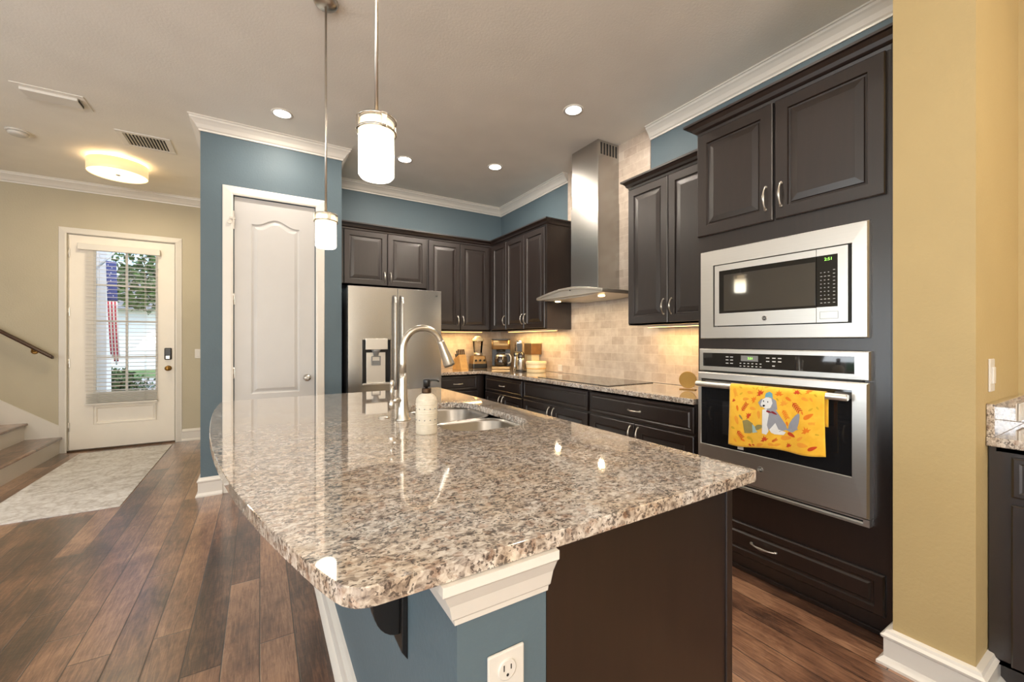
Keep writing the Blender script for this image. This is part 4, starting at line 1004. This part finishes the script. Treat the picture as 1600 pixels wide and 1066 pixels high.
MAT['coffee_glass'] = simple('dark_carafe_glass', (40, 32, 26), .05, spec=1)
ca = obj('carafe', M().lathe([(.055, .037), (.078, .05), (.082, .10), (.066, .16), (.052, .185), (.05, .20)], (0, -.045, 0), 24), 'coffee_glass', cm)
obj('carafe_handle', M().tube([(.055, -.06, .185), (.10, -.08, .185), (.125, -.09, .15), (.12, -.088, .09), (.085, -.075, .07)], .009, 8), 'white', ca)
obj('carafe_band', M().lathe([(.067, .155), (.069, .16), (.055, .183), (.053, .182)], (0, -.045, 0), 24, capb=False, capt=False), 'steelh', ca)
tm = thing('pod_coffee_machine', 'narrow cream coffee machine standing right behind the coffee maker', 'coffee machine', (2.68, 4.24, K), -.45)
obj('body', M().rings([[(x, y, z_) for x, y in rr(-.055, .055, -.085, .085, .02, 4)] for z_ in (0, .20)], True, True, True, True), 'lid', tm)
obj('head', M().rings([[(x, y, z_) for x, y in rr(-w_, w_, -.085, .085, .02, 4)] for w_, z_ in ((.04, .20), (.042, .33), (.034, .35))], True, True, True, True), 'steelv', tm)
obj('front_slot', M().box(-.03, .03, -.088, -.084, .22, .32), 'black', tm)
cg = thing('coffee_grinder', 'small silver electric grinder with black base and clear top', 'grinder', (2.545, 3.975, K), -.6)
obj('foot', M().lathe([(.065, 0), (.065, .012), (.05, .016)], (0, 0, 0), 24), 'black', cg)
obj('body', M().lathe([(.044, .016), (.046, .02), (.042, .12), (.045, .15), (.04, .152)], (0, 0, 0), 24), 'steelv', cg)
obj('clear_top', M().lathe([(.040, .153), (.043, .16), (.040, .20), (.025, .215)], (0, 0, 0), 24), 'coffee_glass', cg)
obj('power_cord', M().tube([(-.045, .03, .02), (-.08, .07, .01), (-.06, .12, .03), (-.02, .16, .05)], .0035, 6), 'black', cg)
bs = thing('brush_holder', 'dark narrow handled tool standing beside the silver grinder', 'kitchen tool', (2.56, 4.13, K))
obj('grip', M().tube([(0, 0, 0), (0, 0, .05), (0, -.005, .13), (0, -.008, .20), (0, -.01, .215)], [.020, .020, .016, .021, .008], 12), 'steelv', bs); obj('head', M().ball((0, -.01, .185), .024, 12, (1, .7, 1.5)), 'black', bs)
dp = thing('dispenser_canister', 'tall cream canister with brown square top on the counter', 'canister', (2.725, 4.0, K), -.0)
obj('body', M().box(-.055, .055, -.055, .055, 0, .19), 'lid', dp, .006); obj('hopper', M().box(-.075, .075, -.075, .075, .19, .315), 'walnut', dp, .006); obj('lid', M().box(-.079, .079, -.079, .079, .315, .33), 'lid', dp, .003)
n = NT('cream_bowl_glaze'); n.set(col=n.ramp(n.noise(12, 2, .5, n.geo()), [(.3, s2l((214, 196, 156))), (.7, s2l((226, 210, 172)))]), rough=.3); n.bump(n.noise(30, 2, .5, n.geo()), .1, .001); MAT['bowl'] = n.m
bw = thing('butter_crock', 'low round cream crock with lid on the counter left of the outlet', 'crock', (2.61, 3.765, K))
obj('crock', M().lathe([(.10, 0), (.105, .01), (.112, .085), (.110, .09)], (0, 0, 0), 36), 'bowl', bw); obj('lid', M().lathe([(.114, .09), (.116, .094), (.116, .118), (.105, .124), (.02, .126)], (0, 0, 0), 36), 'bowl', bw)
obj('ornament', M().lathe([(.108, .04), (.1125, .043), (.1125, .052), (.108, .055)], (0, 0, 0), 36, capb=False, capt=False), 'beech', bw)
# plain gold stand-in plaque
pq = thing('gold_plaque', 'small gold round plaque on a stand on the counter beside the oven tower', 'ornament', (2.60, 1.86, K), -PI / 2 + .35)
obj('foot', M().box(-.055, .055, -.02, .02, 0, .006), 'brass', pq, .002)
obj('disc', M().lathe([(.058, -.004), (.060, -.003), (.060, .003), (.058, .004)], (0, 0, .070), 36, 'y'), 'brass', pq)

# ------------------------------------------------------------------ outdoors, through the front door
MAT['lawn'] = simple('lawn_grass', (86, 120, 62), .9, vs=4, var=.3, bump=.5, bs=30)
MAT['concrete'] = simple('pale_concrete', (190, 186, 178), .85, vs=3, var=.06)
MAT['siding'] = simple('white_house_wall', (226, 228, 230), .7, var=.02)
MAT['creamwall'] = simple('cream_column_paint', (226, 208, 160), .6, var=.02)
MAT['leaf'] = simple('tree_leaves', (74, 104, 44), .7, vs=2, var=.35)
MAT['hedge'] = simple('hedge_leaves', (62, 84, 44), .75, vs=5, var=.3)
MAT['bark'] = simple('tree_bark', (92, 76, 60), .9, vs=6, var=.2)
MAT['flagred'] = simple('flag_red', (205, 52, 72), .8); MAT['flagblue'] = simple('flag_blue', (58, 72, 140), .8); MAT['flagwhite'] = simple('flag_white', (238, 236, 236), .8)
struct('ground', M().box(-40, 40, YF + 2.6, 60, -.35, -.2), 'lawn')
struct('porch', M().box(-6, 3, YF + .151, YF + 2.6, -.35, -.03), 'concrete')
struct('path', M().box(-40, 40, 15.0, 21.0, -.2, -.19), 'concrete')
pc = thing('porch_column', 'cream square porch column seen through the glass of the front door', 'column', (-2.12, 8.20, -.03))
obj('shaft', M().box(-.13, .13, -.13, .13, 0, 3.2), 'creamwall', pc, .01); obj('plinth', M().box(-.17, .17, -.17, .17, 0, .25), 'siding', pc, .01)
obj('side_board', M().box(.131, .245, -.11, .11, 0, 3.2), 'siding', pc, .006)
# flag on an angled pole
fg = thing('flag', 'red white and blue striped flag hanging furled outside the front door', 'flag', (-1.85, 7.95, 2.33))
obj('flag_pole', M().tube([(-.06, 0, -.02), (.04, .06, .14), (.10, .10, .25)], .013, 8), 'siding', fg)
def flagstrip(x0, x1, z0, z1, mat, name):
    m = M(); vs = []; n_ = 10
    for j in range(13):
        zz = z0 + (z1 - z0) * j / 12
        for i in range(n_ + 1):
            t_ = i / n_; x = (x0 + (x1 - x0) * t_) * .62 + .03 * (zz / -1.3) * 1.5 ; vs.append((x, .022 * math.sin(10 * x + 3 * zz), zz))
    fs = [(j * (n_ + 1) + i, j * (n_ + 1) + i + 1, (j + 1) * (n_ + 1) + i + 1, (j + 1) * (n_ + 1) + i) for j in range(12) for i in range(n_)]
    m.add(vs, fs, True); o = obj(name, m, mat, fg); o.modifiers.new('s', 'SOLIDIFY').thickness = .002
flagstrip(.0, .17, .05, -.52, 'flagblue', 'union')
for k in range(6): flagstrip(.0 + .028 * k, .028 * (k + 1), -.52, -1.42 + .05 * abs(k - 3), 'flagred' if k % 2 == 0 else 'flagwhite', 'stripe')
m = M()
for k in range(14): m.add([], []); a = rnd.random(); m.box(.01 + .08 * a, .020 + .08 * a, -.030, -.026, .02 - .036 * k, .032 - .036 * k)
obj('stars', m, 'flagwhite', fg)
# neighbouring house
nh = thing('neighbour_house', 'white house across the street seen through the door glass', 'house', (-4.5, 27, -.2))
obj('wall', M().box(-9, 9, 0, 6, 0, 3.0), 'siding', nh); obj('roof', M().prism([(-.6, 3.0), (6.6, 3.0), (3.0, 5.0)], -9.4, 9.4, lambda u, v, w: (w, u, v)), 'grey', nh)
for x in (-6, -2.2, 2.2): obj('window', M().box(x - .6, x + .6, -.06, .0, .9, 2.2), 'mglass', nh)
obj('garage_door', M().box(3.6, 7.6, -.05, 0, 0, 2.3), 'trim', nh)
def foliage(m, c, rad, n_, s_, seed):
    r = random.Random(seed)
    for _ in range(n_):
        d_ = Vector((r.gauss(0, 1), r.gauss(0, 1), r.gauss(0, 1))).normalized() * (r.random() ** .45)
        p = Vector(c) + Vector((d_.x * rad[0], d_.y * rad[1], d_.z * rad[2]))
        a = Vector((r.gauss(0, 1), r.gauss(0, 1), r.gauss(0, 1))).normalized() * s_; b = a.cross(Vector((r.gauss(0, 1), r.gauss(0, 1), r.gauss(0, 1)))).normalized() * s_ * .5
        m.add([p - a, p + b, p + a, p - b], [(0, 1, 2, 3)])
tr = thing('tree', 'leafy green tree in the front yard beyond the door glass', 'tree', (-1.9, 15.5, -.2))
obj('trunk', M().tube([(.7, 0, 0), (.66, .05, 1.2), (.6, 0, 2.2), (.3, 0, 3.6)], [.13, .10, .08, .03], 10).tube([(.62, 0, 1.9), (0, .2, 2.8), (-.8, .2, 3.4)], [.06, .04, .02], 8), 'bark', tr)
m = M()
for c_, r_, q_ in (((.2, 0, 4.0), (1.9, 1.3, 1.4), 2200), ((-.7, 0, 3.0), (1.0, .9, .8), 900), ((1.1, .1, 3.0), (.9, .8, .6), 600)): foliage(m, c_, r_, q_, .11, q_)
obj('foliage', m, 'leaf', tr)
for i, (x, y, r_, lb) in enumerate(((-2.5, 11.5, (.45, .35, .50), 'green shrub beside the porch column beyond the door glass'), (-.9, 13.2, (2.6, .4, .40), 'long low green hedge along the front yard beyond the door glass'), (-2.0, 25.5, (1.0, .5, .55), 'rounded green bush in front of the white house'))):
    m = M(); foliage(m, (0, 0, r_[2] * .8), r_, 1500, .05 if i < 2 else .09, i + 5)
    o = obj('shrub', m, 'hedge'); o.location = (x, y, -.2); tag(o, lb, 'shrub')
